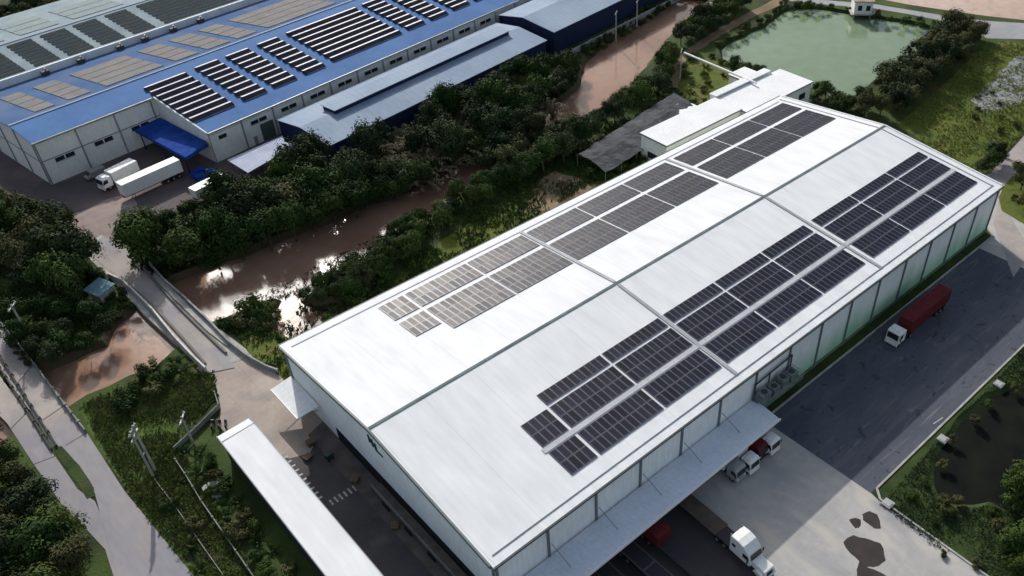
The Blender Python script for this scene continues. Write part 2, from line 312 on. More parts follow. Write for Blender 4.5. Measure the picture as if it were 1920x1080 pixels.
# ground sheets
sheet('factory_yard_asphalt', [uv2(-75, 90), uv2(-75, 14), uv2(-40, -1), uv2(-29, -9.5), uv2(-16, -11), uv2(-2, -12.5), uv2(12, -13), uv2(150, -14), uv2(150, 5), uv2(150, 90)], .010, asphB)
sheet('yard_red_soil', pxpoly([(-60, 330), (0, 372), (40, 398), (70, 425), (120, 440), (160, 452), (250, 440), (262, 425), (150, 428), (70, 400), (20, 360), (-60, 290)]), .018, redS, amp=.5)
sheet('factory_apron', pxpoly([(70, 425), (110, 402), (150, 398), (205, 372), (245, 362), (262, 392), (252, 418), (225, 440), (235, 452), (150, 476), (120, 452)]), .026, brickP, amp=.3)
def road(name, px, z, M, th=.5, **k):
    P = pxpoly(px) if isinstance(px[0][0], (int, float)) and k.get('px', True) else px
    o = MB().prism(P, z-th, z).build(name, M); tag(o, kind='structure'); return o
# left twin road
l1 = [(-80, 520), (0, 605), (45, 660), (90, 720), (160, 810), (233, 920), (290, 990), (363, 1080), (440, 1190), (200, 1190), (215, 1085), (197, 1030), (185, 960), (178, 930), (147, 905), (110, 853), (103, 830), (60, 765), (18, 705), (0, 672), (-80, 580)]
l2 = [(-80, 640), (0, 712), (40, 760), (95, 840), (110, 862), (147, 910), (178, 938), (188, 962), (200, 1032), (216, 1086), (202, 1192), (290, 1192), (150, 1192), (213, 1080), (195, 1032), (155, 990), (115, 947), (62, 872), (13, 795), (-80, 700)]
sheet('road_right_lane', pxpoly([(-80, 520), (0, 605), (45, 660), (90, 720), (160, 810), (233, 920), (290, 990), (363, 1080), (440, 1190), (250, 1190), (187, 960), (178, 925), (146, 900), (110, 850), (103, 826), (60, 762), (20, 702), (0, 670), (-80, 575)], .06), .06, concR)
sheet('road_left_lane', pxpoly([(-80, 640), (0, 712), (40, 760), (95, 843), (110, 870), (146, 918), (178, 940), (187, 961), (250, 1190), (255, 1192), (215, 1190), (213, 1080), (197, 1030), (160, 990), (117, 947), (63, 870), (13, 793), (-80, 700)], .06), .06, concR)
asphR = mat('road_asphalt', (.235, .23, .255), .95, (.28, .265, .27), .15, (1, .3, 1), coords=W_, detail=9, hook=patch((.31, .275, .25), .08, .52, .72, (1, .4, 1), 8, 1))
sheet('road_asphalt', pxpoly([(123, 836), (163, 812), (233, 920), (290, 990), (363, 1080), (440, 1190), (250, 1190), (189, 962), (180, 928), (148, 880)]), .067, asphR)
sheet('road_asphalt', pxpoly([(64, 871), (104, 856), (146, 918), (178, 940), (187, 961), (249, 1190), (216, 1190), (214, 1080), (198, 1030), (161, 990), (118, 947)]), .067, asphR)
for ja, jb in (((64, 871), (104, 856)), ((123, 836), (163, 812)), ((78, 790), (122, 760)), ((20, 805), (50, 775)), ((35, 716), (62, 684))):
    strip_ = [tuple(G(*ja)[:2]), tuple(G(*jb)[:2])]; a_, b_ = Vector(strip_[0]), Vector(strip_[1]); dd = (b_-a_).normalized(); nn_ = Vector((-dd.y, dd.x))*.09
    tag(MB().prism([tuple(a_+nn_), tuple(a_-nn_), tuple(b_-nn_), tuple(b_+nn_)], .05, .074).build('slab_joint', mat('joint_dark', (.09, .085, .08), .95)), kind='structure')
tag(MB().prism(pxpoly([(20, 640), (75, 712), (150, 812), (100, 838), (60, 775), (-10, 680)]), -.5, .045).build('road_bridge_slab', concK), kind='structure')
tag(MB().prism(pxpoly([(-60, 650), (0, 705), (60, 790), (20, 800), (-40, 730), (-80, 700)]), -.5, .045).build('road_bridge_slab', concK), kind='structure')
sheet('median_grass', pxpoly([(100, 838), (118, 836), (150, 872), (176, 915), (178, 930), (165, 935), (143, 905), (112, 860)]), .09, grassD, amp=.25)
# apron + side yard + yard
sheet('entrance_apron', pxpoly([(368, 690), (440, 640), (470, 665), (520, 700), (560, 735), (640, 760), (655, 800), (620, 880), (545, 860), (480, 850), (440, 830), (412, 800), (413, 760), (405, 725)]), .02, concA)
sheet('side_yard', [(-10.2, 42), (-10.2, -30), (0, -30), (0, 43.5), (-4.6, 39.6)], .03, asphG)
sheet('side_pavement', [(-3.1, 43), (-3.1, -4), (-.0, -4), (-.0, 44)], .06, mat('side_pavement_brown', (.14, .115, .10), .9, (.09, .08, .075), .5, coords=W_))
sheet('yard_concrete', [(-12, 0), (-12, -45), (20, -60), (48.0, -60), (48.6, -22.2), (48.9, -21), (48.9, 0)], .02, concY)
sheet('loading_bay_shaded_asphalt', [(-2, -1.9), (-2, -24), (28.6, -24), (28.2, -1.9)], .026, mat('loading_bay_shade_tone', (.040, .038, .042), .9, (.07, .065, .066), .3, (1, .2, 1), coords=W_, detail=8))  # dark asphalt with canopy and building shade painted into its tone
sheet('yard_asphalt', [(48.9, 0), (48.9, -20.8), (114, -20.8), (114, 0)], .03, asphD)
sheet('far_crossing_concrete', [(114, 4), (114, -24), (140, -26), (152, -10), (150, 8), (134, 12), (122, 6)], .02, concY)
sheet('access_road', pxpoly([(1862, 420), (1880, 350), (1850, 335), (1868, 312), (1920, 255), (1990, 180), (2100, 260), (1935, 300), (1905, 335), (1880, 365), (1905, 425), (1935, 470), (1900, 520)]), .04, concR)
sheet('far_road', pxpoly([(1480, -8), (1565, 2), (1640, 8), (1700, 18), (1800, 34), (1860, 40), (1925, 44), (2100, 60), (2100, 90), (1930, 74), (1850, 72), (1835, 62), (1790, 44), (1700, 26), (1640, 16), (1560, 10), (1480, 2)]), .04, mat('far_road_grey', (.27, .28, .30), .9, (.34, .34, .34), .1, coords=W_))
sheet('pink_sand_field', pxpoly([(1640, -60), (1640, -4), (1700, 8), (1760, 17), (1850, 30), (1925, 38), (2200, 60), (2200, -60)]), .02, sandM)
sheet('far_sand', pxpoly([(1345, 22), (1400, -2), (1440, -20), (1330, -60), (1280, -40), (1262, -10), (1335, 0), (1300, 40)]), .02, sandM, amp=.5)
sheet('dirt_path', pxpoly([(1255, 165), (1262, 120), (1285, 95), (1335, 62), (1400, 25), (1460, -5), (1500, -5), (1420, 28), (1350, 68), (1305, 98), (1278, 120), (1272, 165)]), .03, soilM, amp=.3)
sheet('lush_field', pxpoly([(1680, 235), (1735, 190), (1800, 130), (1850, 78), (1935, 80), (2100, 130), (1920, 245), (1868, 305), (1850, 325), (1812, 318), (1740, 270)]), .02, grassL, amp=.3)
sheet('garden_grass', pxpoly([(1262, 205), (1278, 130), (1300, 105), (1350, 112), (1430, 145), (1400, 160), (1340, 185), (1300, 205)]), .02, grassL, amp=.3)
sheet('rubble_patch', pxpoly([(1905, 105), (1925, 100), (1990, 140), (1900, 200), (1850, 212), (1822, 190), (1850, 160), (1880, 130)]), .04, mat('grey_rubble', (.26, .27, .28), .95, (.13, .15, .10), .5, coords=W_, detail=9, bump=.3, bscale=2, lo=.42, hi=.6), amp=.8)
sheet('roundabout_grass', pxpoly([(1878, 395), (1872, 370), (1885, 345), (1910, 318), (1990, 290), (2000, 460), (1920, 420)]), .12, grassL, amp=.15)
sheet('dirt_mound_ground', pxpoly([(985, 395), (1000, 345), (1040, 322), (1090, 335), (1110, 352), (1050, 388), (1000, 402)]), .03, soilM, amp=.5)
sheet('slope_grass', pxpoly([(700, 560), (780, 490), (850, 435), (910, 395), (1000, 350), (1100, 355), (1000, 410), (900, 460), (740, 560)]), .02, grassL, amp=.4)
sheet('canalside_grass', pxpoly([(440, 620), (480, 612), (560, 640), (560, 740), (525, 705), (480, 680)]), .02, grassL, amp=.2)
tag(polymesh([[(48.7, -21.2), (135, -21.2), (140, -75), (47.4, -75)], hs_], .015).build('yard_verge', grassD), kind='structure')
sheet('left_verge', pxpoly([(150, 760), (240, 720), (330, 690), (385, 700), (408, 745), (330, 830), (300, 900), (330, 1030), (400, 1110), (363, 1080), (290, 990), (235, 915), (165, 805)]), .015, grassV, amp=.0)
# wet stains
def stain(px, lab):
    P = ragged(ragged(pxpoly(px), .45, .7, px[0][0]), .22, .25, px[0][1])
    tag(polymesh([P], .032).build('wet_stain', stainM), lab, 'stain', 'wet stains on the pale concrete')
stain([(1592, 975), (1605, 970), (1615, 975), (1610, 990), (1600, 992)], 'smallest dark wet stain, left of the two upper ones on the pale concrete')
stain([(1617, 965), (1630, 958), (1642, 965), (1650, 988), (1640, 990), (1618, 975)], 'mid sized dark wet stain nearest the kerb corner on the pale concrete')
stain([(1580, 1015), (1600, 1003), (1625, 1008), (1645, 1020), (1655, 1040), (1660, 1050), (1645, 1060), (1625, 1064), (1650, 1076), (1675, 1090), (1690, 1130), (1600, 1130), (1608, 1080), (1607, 1055), (1592, 1040), (1585, 1030)], 'largest dark wet stain spreading to the bottom of the photo on pale concrete')
# kerbs
def strip(pts, w_, z0, z1, name, M, **k):
    mb = MB()
    for a, b in zip(pts, pts[1:]):
        a = Vector(a[:2]); b = Vector(b[:2]); d = (b-a).normalized(); n = Vector((-d.y, d.x))*w_/2
        mb.prism([tuple(a+n), tuple(a-n), tuple(b-n), tuple(b+n)], z0, z1)
    o = mb.build(name, M); tag(o, **k); return o
strip([(112, -20.9), (50.2, -20.9), (48.9, -22.3), (47.6, -60)], .3, 0, .16, 'kerb', concK, kind='structure')
strip([(1.2, -1.9), (50, -1.9), (112, -1.9), (119.5, -1.9), (121.5, .5), (121.8, 6)], .25, 0, .35, 'wall_side_kerb', concK, kind='structure')
sheet('wall_side_grass', [(50, -1.8), (119.5, -1.8), (121.4, .4), (121.4, 3), (120.02, 3), (120.02, -.02), (50, -.02)], .04, grassD)
strip([tuple(G(x, y)[:2]) for x, y in ((1750, 795), (1768, 783))], .15, .03, .05, 'yard_marking', whiteM, kind='structure')
for (x, y), lab in (((1664, 946), 'concrete drain box in the grass nearest the kerb corner'), ((1767, 825), 'concrete drain box in the grass halfway along the asphalt yard'), ((1872, 722), 'concrete drain box farthest along the yard edge')):
    g = G(x, y); t = empty('drain_box', g, 0, lab, 'drain box', 'concrete drain boxes beside the yard')
    MB().box(-.7, .7, -.7, .7, 0, .35).build('chamber', concK, t); MB().box(-.5, .5, -.5, .5, .35, .42).build('cover', greyM, t)
# ------------------------------------------------------------------ main warehouse
L, Wd, H, RH = 120.0, 51.83, 10.43, 13.03
SL = (RH-H)/(Wd/2)
def zr(y): return H+SL*y if y < Wd/2 else H+SL*(Wd-y)
wh = empty('warehouse', (0, 0, 0), 0, 'huge white warehouse with low gabled roof carrying solar panels, in the centre', 'warehouse')
MB().add([(0, 0, 0), (0, Wd, 0), (0, Wd, H-.12), (0, Wd/2, RH-.12), (0, 0, H-.12)], [(0, 4, 3, 2, 1)]).build('gable_wall', wallN, wh)
MB().add([(L, 0, 0), (L, Wd, 0), (L, Wd, H-.12), (L, Wd/2, RH-.12), (L, 0, H-.12)], [(0, 1, 2, 3, 4)]).build('gable_wall', wallN, wh)
MB().add([(0, 0, 0), (L, 0, 0), (L, 0, H-.12), (0, 0, H-.12)], [(0, 1, 2, 3)]).build('side_wall', wallR, wh)
MB().add([(0, Wd, 0), (L, Wd, 0), (L, Wd, H-.12), (0, Wd, H-.12)], [(3, 2, 1, 0)]).build('side_wall', wallR, wh)
o_ = .35
MB().prism([(-o_, -o_), (L+o_, -o_), (L+o_, Wd/2), (-o_, Wd/2)], [H-.1-SL*o_]*2+[RH-.1]*2, [H-SL*o_]*2+[RH]*2).build('roof_slope', roofW, wh)
MB().prism([(-o_, Wd/2), (L+o_, Wd/2), (L+o_, Wd+o_), (-o_, Wd+o_)], [RH-.1]*2+[H-.1-SL*o_]*2, [RH]*2+[H-SL*o_]*2).build('roof_slope', roofW, wh)
MB().prism([(-.5, Wd/2-.24), (L+.4, Wd/2-.24), (L+.4, Wd/2+.24), (-.5, Wd/2+.24)], RH-.05, RH+.07).build('ridge_cap', ridgeM, wh)
# verge and gutter trims
mb = MB()
for s0, s1 in ((0, Wd/2), (Wd/2, Wd)):
    mb.prism([(-.62, s0), (-.36, s0), (-.36, s1), (-.62, s1)], [zr(s0)-.5]*2+[zr(s1)-.5]*2, [zr(s0)+.1]*2+[zr(s1)+.1]*2)
mb.build('verge_trim', mat('verge_grey', (.17, .20, .20), .6), wh)
mb = MB(); mb.prism([(L+.36, 0), (L+.7, 0), (L+.7, Wd/2), (L+.36, Wd/2)], [H-.5]*2+[RH-.5]*2, [H+.12]*2+[RH+.12]*2); mb.prism([(L+.36, Wd/2), (L+.7, Wd/2), (L+.7, Wd), (L+.36, Wd)], [RH-.5]*2+[H-.5]*2, [RH+.12]*2+[H+.12]*2)
mb.build('verge_trim', roofW2, wh)
MB().box(-.5, L+.5, -.62, -.36, H-.32, H-.03).build('gutter', darkM, wh)
MB().box(-.5, L+.5, Wd+.36, Wd+.62, H-.32, H-.03).build('gutter', darkM, wh)
def rs(x0, x1, y0, y1, up, th, name, M, par):
    za = lambda y: zr(y)+up
    return MB().prism([(x0, y0), (x1, y0), (x1, y1), (x0, y1)], [za(y0)]*2+[za(y1)]*2, [za(y0)+th]*2+[za(y1)+th]*2).build(name, M, par)
rs(.5, L-1, .9, 1.0, .0, .10, 'safety_line', steelM, wh)
rs(14.6, 117.6, 8.02, 8.80, .01, .10, 'walkway', mat('walk_pale', (.50, .51, .53), .8), wh)
for xc in (44.5, 81.4):
    rs(xc-.28, xc+.28, .9, Wd/2-.45, .02, .12, 'walkway', greyM, wh)
    rs(xc-.28, xc+.28, Wd/2+.45, Wd-1.6, .02, .12, 'walkway', greyM, wh)
rs(118.6, 118.85, .9, Wd/2-.45, .0, .1, 'walkway', greyM, wh); rs(118.6, 118.85, Wd/2+.45, Wd-.8, .0, .1, 'walkway', greyM, wh)
rs(.8, 117.6, Wd-1.5, Wd-1.25, .0, .10, 'walkway', mat('walk_light', (.50, .51, .54), .6), wh)
for i in range(16):
    x = min(max(i*8.0, .18), L-.18)
    MB().box(x-.16, x+.16, -.22, -.003, 0, H-.33).build('pillar', greyP, wh)
for i in range(16):
    x = min(max(i*8.0, .18), L-.18)
    MB().box(x-.16, x+.16, Wd+.003, Wd+.22, 0, H-.33).build('pillar', greyP, wh)
MB().box(-.2, -.003, .1, .42, 0, H-.6).build('corner_post', greyP, wh); MB().box(-.2, -.003, Wd-.5, Wd-.1, 0, H-.6).build('corner_post', greyP, wh)
MB().box(50, L, -.14, -.004, 0, .7).build('plinth', mat('plinth_green', (.16, .22, .16), .9, (.10, .13, .09), .6), wh)
# vent emblem on gable
mb = MB()
for k in range(3):
    y = 27.7-k*.75; mb.prism([(-.12, y), (-.004, y), (-.004, y-.42), (-.12, y-.42)], 8.9-.25*k, 10.3-.25*k)
mb.box(-.12, -.004, 24.4, 26.0, 8.35, 8.6)
mb.build('gable_emblem', mat('emblem_green', (.015, .07, .055), .6), wh)
# dock openings on the gable side
MB().box(-.10, -.004, 4, 39, .1, 2.6).build('dock_opening', mat('dock_dark', (.02, .022, .024), .8), wh)
dk = empty('loading_platform', (0, 0, 0), 0, 'narrow concrete loading platform with pipe railing along the near gable wall', 'platform')
MB().box(-1.7, -.22, 4, 27, 0, 1.0).build('deck', mat('platform_brown', (.15, .12, .10), .9, (.10, .085, .075), .8), dk)
mb = MB()
for z in (1.45, 1.9): mb.tube((-1.65, 4, z), (-1.65, 27, z), .05, n=5)
for k in range(12): mb.tube((-1.65, 4+k*23/11, 1), (-1.65, 4+k*23/11, 1.95), .05, n=5)
mb.build('railing', steelM, dk)
for k in range(4): MB().box(-1.9, -1.72, 6+k*5.5, 7.6+k*5.5, .2, .95).build('dock_bumper', tyreM, dk)
# gable entrance canopy (left corner)
ec = empty('entrance_canopy', (0, 47, 0), 0, 'small white sloping canopy over the entrance at the left corner of the warehouse', 'canopy')
MB().prism([(-3.6, 5.0), (-3.6, -3.4), (-.25, -4.0), (-.25, 4.7)], [3.4, 3.4, 4.2, 4.2], [3.52, 3.52, 4.32, 4.32]).build('roof', roofW2, ec)
MB().box(-3.7, -3.58, -3.4, 5.0, 3.3, 3.6).build('fascia', whiteP, ec)
for y in (-3.0, 4.4): MB().tube((-.25, y, 2.6), (-3.4, y, 3.4), .06, n=6).build('bracket', steelM, ec)
# right-hand loading canopy
lc = empty('loading_canopy', (0, 0, 0), 0, 'long pale loading canopy hung along the lower right wall of the warehouse', 'canopy')
MB().prism([(-1, -.25), (48, -.25), (46.6, -5.9), (-1, -5.9)], [4.05, 3.95, 5.0, 5.0], [4.2, 4.1, 5.15, 5.15]).build('roof', mat('canopy_sheet', (.66, .72, .80), .55, (.60, .66, .75), .2, coords=W_, stripes=[(0, .8, .15, .95)]), lc)
MB().box(-1, 46.7, -6.05, -5.92, 4.85, 5.25).build('fascia', whiteP, lc)
for i in range(0, 6):
    x = i*8.0+.3; MB().tube((x, -.3, 6.6), (x+.2, -3.6, 4.98), .06, n=6).build('tie_rod', steelM, lc)
    MB().tube((x, -.3, 3.6), (x, -5.8, 4.8), .09, n=6).build('bracket', steelM, lc)
# equipment balcony on the wall
eb = empty('equipment_platform', (52, 0, 0), 0, 'steel platform with cooling units bolted to the right wall above the canopy end', 'platform')
MB().box(-4.6, 4.8, -2.6, -.25, 4.1, 4.3).build('deck', mat('deck_green', (.10, .16, .12), .8, (.2, .24, .2), 1), eb)
mb = MB()
for z in (4.9, 5.4):
    mb.tube((-4.6, -2.6, z), (4.8, -2.6, z), .05, n=5); mb.tube((-4.6, -2.6, z), (-4.6, -.3, z), .05, n=5); mb.tube((4.8, -2.6, z), (4.8, -.3, z), .05, n=5)
for k in range(8): mb.tube((-4.6+k*9.4/7, -2.6, 4.3), (-4.6+k*9.4/7, -2.6, 5.45), .05, n=5)
mb.build('railing', steelM, eb)
for x, w2, hh in ((-3.4, 1.9, 1.7), (-1.0, 1.6, 1.3), (1.0, 1.5, 1.9), (3.2, 1.8, 1.5)):
    c = MB().box(x-w2/2, x+w2/2, -2.1, -.7, 4.3, 4.3+hh).build('cooling_unit', mat('unit_grey', (.22, .26, .26), .6, (.12, .14, .14), 1.5), eb, .05)
    MB().tube((x, -1.4, 4.3+hh), (x, -1.4, 4.36+hh), .5, n=14).build('fan_grille', darkM, c)
mb = MB()
for x in (-4.4, 0, 4.6): mb.tube((x, -2.5, 4.1), (x, -.2, 2.2), .08, n=5)
mb.build('bracket', steelM, eb)
mb = MB(); mb.tube((-4.5, -.35, 4.4), (-4.5, -.35, 7.3), .12, n=6); mb.tube((-4.5, -.35, 7.3), (4.2, -.4, 7.9), .14, n=6); mb.tube((4.2, -.4, 4.4), (4.2, -.4, 7.9), .12, n=6); mb.tube((-1, -.35, 5.6), (-1, -.35, 7.5), .12, n=6)
mb.build('pipework', darkM, eb)
# ------------------------------------------------------------------ rooftop solar arrays
PAN = {}
def panelmesh(pw, pl):
    k = (round(pw, 3), round(pl, 3))
    if k not in PAN:
        mb = MB(); b = .045; x, y = pw/2, pl/2
        o4 = [(-x, -y), (x, -y), (x, y), (-x, y)]; i4 = [(-x+b, -y+b), (x-b, -y+b), (x-b, y-b), (-x+b, y-b)]
        vs = [(*p, 0) for p in o4]+[(*p, .05) for p in o4]+[(*p, .05) for p in i4]
        mb.add(vs, [(i, (i+1) % 4, 4+(i+1) % 4, 4+i) for i in range(4)]+[(4+i, 4+(i+1) % 4, 8+(i+1) % 4, 8+i) for i in range(4)], 1)
        mb.add([(*p, .045) for p in i4], [(0, 1, 2, 3)], 0); PAN[k] = mb.mesh('solar_panel', [glassM, frameM])
    return PAN[k]
ordn = ['first', 'second', 'third', 'fourth', 'fifth', 'sixth', 'seventh', 'eighth', 'ninth', 'tenth']
def array(x0, x1, y0, y1, rows, n, lab, grp):
    yc, xc = (y0+y1)/2, (x0+x1)/2; ang = math.atan(SL)*(1 if yc < Wd/2 else -1)
    t = empty('solar_array', (xc, yc, zr(yc)+.02), 0, lab, 'solar array', grp); t.rotation_euler = (ang, 0, 0)
    k = 1/cos(ang); hx, hy = (x1-x0)/2, (y1-y0)/2*k
    MB().box(-hx, hx, -hy, hy, .0, .07).build('mounting_rails', railM, t)
    pw = 2*hx/n; pl = 2*hy/rows
    me = panelmesh(pw-.11, pl-.12)
    for r_ in range(rows):
        for c in range(n):
            o = bpy.data.objects.new('solar_panel', me); col.objects.link(o); o.parent = t
            o.location = (-hx+pw*(c+.5), -hy+pl*(r_+.5), .09); o.rotation_euler = (random.uniform(-.012, .012), random.uniform(-.012, .012), 0)
segs = [(15.0, 19.5, 4), (20.0, 31.85, 11), (32.25, 43.9, 11), (45.05, 56.5, 11), (56.9, 68.3, 11), (68.7, 80.2, 11), (82.5, 93.9, 11), (94.3, 105.6, 11), (106.0, 117.4, 11)]
bn = 'on the right roof slope, '
for i, (a, b, n) in enumerate(segs):
    w1 = f'{ordn[i]} block from the near gable'
    array(a, b, 3.35, 7.85, 2, n, f'dark two row solar array along the right eave, {w1}', 'solar arrays nearest the right eave')
    array(a, b, 9.0, 13.55, 2, n, f'dark two row solar array mid slope right, {w1}', 'solar arrays in the middle of the right slope')
    if i: array(a, b, 14.05, 16.25, 1, n, f'dark single row solar array nearest the ridge, {w1}', 'single row solar arrays on the right slope')
    e0, e1 = 44.15, 49.25
    array(a, b, e0, e1, 2, n, f'greyish two row solar array nearest the left eave, {w1}', 'solar arrays nearest the left eave')
    if i: array(a, b, 35.6, 43.05, 3, n, f'greyish three row solar array on the left slope, {ordn[i]} block from the near gable', 'three row solar arrays on the left slope')
    else: array(a, b, 38.2, 43.05, 2, n, 'small pinkish two row solar array at the near end of the left slope, ridge side', 'three row solar arrays on the left slope')
# ------------------------------------------------------------------ annexes beside the warehouse
def annex(name, x0, x1, y0, y1, z, lab, wins=(), cat='annex'):
    t = empty(name, (x0, y0, 0), 0, lab, cat); dx, dy = x1-x0, y1-y0
    MB().box(0, dx, 0, dy, 0, z).build('wall', facW, t)
    MB().box(-.3, dx+.3, -.3, dy+.3, z, z+.22).build('roof', roofW2, t)
    mb = MB(); mb.box(-.36, dx+.36, -.36, -.3, z-.1, z+.26); mb.box(-.36, -.3, -.3, dy+.3, z-.1, z+.26); mb.build('roof_edge', greyP, t)
    for (side, p, w2, z0, z1) in wins:
        f = (MB().box(p, p+w2, -.08, -.004, z0, z1) if side == 'y' else MB().box(-.08, -.004, p, p+w2, z0, z1)).build('window', winM, t)
        (MB().box(p-.1, p+w2+.1, -.14, -.004, z0-.15, z0-.01) if side == 'y' else MB().box(-.14, -.004, p-.1, p+w2+.1, z0-.15, z0-.01)).build('sill', concK, f)
    return t
annex('office_annex', 91, 115.2, 58.9, 66.5, 6.4, 'long flat roofed white annex beside the left wall of the warehouse', [('x', 2.5, 3, 1.6, 3)])
annex('office_annex', 115.9, 139.4, 56.8, 66.3, 6.0, 'broad flat roofed white annex at the far left corner of the warehouse', [('y', 12, 1.6, 1.5, 2.8), ('y', 15.5, 1.6, 1.5, 2.8), ('y', 19, 2.4, 2.8, 4.2), ('y', 6, 2, 2.5, 4)])
sp_ = empty('roof_trough', (116, 66.9, 0), 0, 'narrow raised white roof strip along the far side of the broad annex', 'roof strip')
MB().box(0, 20, 0, 1.7, 0, 6.6).build('wall', facW, sp_); MB().box(-.2, 20.2, -.2, 1.9, 6.6, 6.8).build('roof', roofW2, sp_)
annex('storage_hut', G(1353, 178).x+4, G(1353, 178).x+10, 72.5, 76.5, 3.6, 'small white cube hut in the garden behind the broad annex', [('x', 1, 1.2, 1, 2.2)], 'hut')
annex('low_lean_to', 107, 114, 69.2, 74.5, 3.2, 'low pale slab roofed lean-to behind the long annex', (), 'lean-to')
# shade-net shed
ns_ = empty('net_shed', (0, 0, 0), 0, 'long low shed covered with dark grey shade net among the trees', 'shed')
Pn = [tuple(G(x, y, 3.2)[:2]) for x, y in ((1082, 288), (1135, 322), (1315, 212), (1262, 172))]
mb = MB(); nu, nv_ = 26, 8
vs = []
for i in range(nu+1):
    for j in range(nv_+1):
        a = Vector(Pn[0]).lerp(Vector(Pn[3]), i/nu); b = Vector(Pn[1]).lerp(Vector(Pn[2]), i/nu); q = a.lerp(b, j/nv_)
        z = 3.1+.8*(1-abs(j/nv_*2-1))-.35*abs(sin(i*pi/4.3))+.25*noise.noise(Vector((q.x*.5, q.y*.5, 0))); vs.append((q.x, q.y, z))
mb.add(vs, [(i*(nv_+1)+j, i*(nv_+1)+j+1, (i+1)*(nv_+1)+j+1, (i+1)*(nv_+1)+j) for i in range(nu) for j in range(nv_)])
no = mb.build('net_roof', netM, ns_); sm = no.modifiers.new('thick', 'SOLIDIFY'); sm.thickness = .06
for i in range(0, nu+1, 4):
    for j in (0, nv_):
        q = vs[i*(nv_+1)+j]; MB().tube((q[0], q[1], 0), (q[0], q[1], q[2]-.05), .07, n=6).build('post', greyP, ns_)
# ------------------------------------------------------------------ long white canopy on the left
wc = empty('parking_canopy', (-11.3, 0, 0), 0, 'long narrow white roofed shelter parallel to the near gable, bottom of the photo', 'canopy')
MB().prism([(-2.5, 46.3), (2.5, 46.5), (2.5, -26), (-2.5, -26)], [3.7, 3.85, 3.85, 3.7], [3.95, 4.1, 4.1, 3.95]).build('roof', roofW, wc)
MB().prism([(-2.5, 48.0), (2.5, 48.2), (2.5, 46.7), (-2.5, 46.5)], [3.55, 3.65, 3.85, 3.75], [3.85, 3.95, 4.1, 4.0]).build('end_flashing', roofW2, wc)
MB().box(-2.62, -2.5, -26, 48, 3.55, 4.02).build('fascia', greyM, wc); MB().box(2.5, 2.62, -26, 48.2, 3.65, 4.14).build('gutter', greyM, wc)
for k in range(13): MB().box(2.0, 2.2, 46-k*6, 46.2-k*6, 0, 3.75).build('post', steelM, wc)
MB().box(-2.45, -2.3, -26, 46, 0, 3.5).build('back_wall', mat('back_wall_shade', (.035, .04, .042), .9), wc)  # near-black colour paints the shelter's shadow band onto the wall
# zebra stripes and bays
mb = MB()
for k in range(11): mb.box(-8.4, -7.2, 42.3-k*1.12, 42.62-k*1.12, .034, .044)
for k in range(7): mb.box(-6.9+k*.72, -6.65+k*.72, 28.9, 30.0, .034, .044)
tag(mb.build('zebra_marking', whiteM), kind='structure')
# clutter in the side yard
pm_ = mat('pallet_wood', (.20, .15, .10), .9, (.14, .10, .07), 1)
for i, (x, y, n, lab) in enumerate(((-3.6, 41.0, 5, 'tallest pallet stack, by the wall corner below the small entrance canopy'), (-5.2, 38.9, 3, 'low pallet stack beside the taller one in the side yard'), (-2.4, 30.5, 4, 'pallet stack against the loading platform end in the side yard'), (-2.5, 20, 2, 'lowest pallet stack halfway along the loading platform'))):
    t = empty('pallet_stack', (x, y, .06), .3*i, lab, 'pallet stack', 'pallet stacks in the side yard')
    for k in range(n):
        mb = MB(); z = k*.16
        for q in range(5): mb.box(-.6, .6, -.5+q*.22, -.36+q*.22, z+.11, z+.14)
        for q in (-.5, 0, .42): mb.box(q, q+.1, -.5, .52, z, z+.108)
        mb.build('pallet', pm_, t)
t = empty('waste_bin', (-3.0, 36.6, .06), .2, 'dark green wheeled waste bin in the shade by the near gable wall', 'bin')
MB().prism([(-.5, -.4), (.5, -.4), (.5, .4), (-.5, .4)], .15, 1.15).build('body', mat('bin_green', (.02, .07, .05), .6), t, .05); MB().box(-.55, .55, -.45, .45, 1.16, 1.24).build('lid', darkM, t, .03)
for q in (-.4, .4): MB().tube((q, -.42, .12), (q, -.36, .12), .12, n=10).build('wheel', tyreM, t)
# ------------------------------------------------------------------ factory
fa = empty('factory', FO, UA, 'large factory with blue roof, white panelled walls and rows of solar panels', 'factory')
SA = .135; z0 = 7.5; VR = 28.7; ZR = z0+SA*VR; VV = 59.0; ZV = ZR-SA*(VV-VR); UE = 175
def fz(v): return z0+SA*v if v < VR else ZR-SA*(v-VR)
MB().prism([(-.0, -.3), (UE, -.3), (UE, 20), (0, 20)], [fz(-.3)-.15]*2+[fz(20)-.15]*2, [fz(-.3)]*2+[fz(20)]*2).build('roof', blueM, fa)
MB().prism([(-27.3, 19.7), (UE, 19.7), (UE, VR), (-27.3, VR)], [fz(19.7)-.18]*2+[ZR-.18]*2, [fz(19.7)-.004]*2+[ZR-.004]*2).build('roof', blueM, fa)
MB().prism([(-27.3, VR), (UE, VR), (UE, VV), (-27.3, VV)], [ZR-.18]*2+[ZV-.18]*2, [ZR-.006]*2+[ZV-.006]*2).build('roof', blueB, fa)
MB().box(-27.3, UE, VR-.3, VR+.3, ZR-.02, ZR+.1).build('ridge_cap', paleB, fa)
def fwall(name, pts, nrm=None): # vertical polygon list of 3D points
    return MB().add(pts, [tuple(range(len(pts)))]).build(name, facW, fa)
fwall('wall', [(0, 0, 0), (UE, 0, 0), (UE, 0, fz(0)-.16), (0, 0, fz(0)-.16)])
fwall('wall', [(0, 20, 0), (0, 0, 0), (0, 0, fz(0)-.16), (0, 20, fz(20)-.16)])
fwall('wall', [(-27, 20, 0), (0, 20, 0), (0, 20, fz(20)-.19), (-27, 20, fz(20)-.19)])
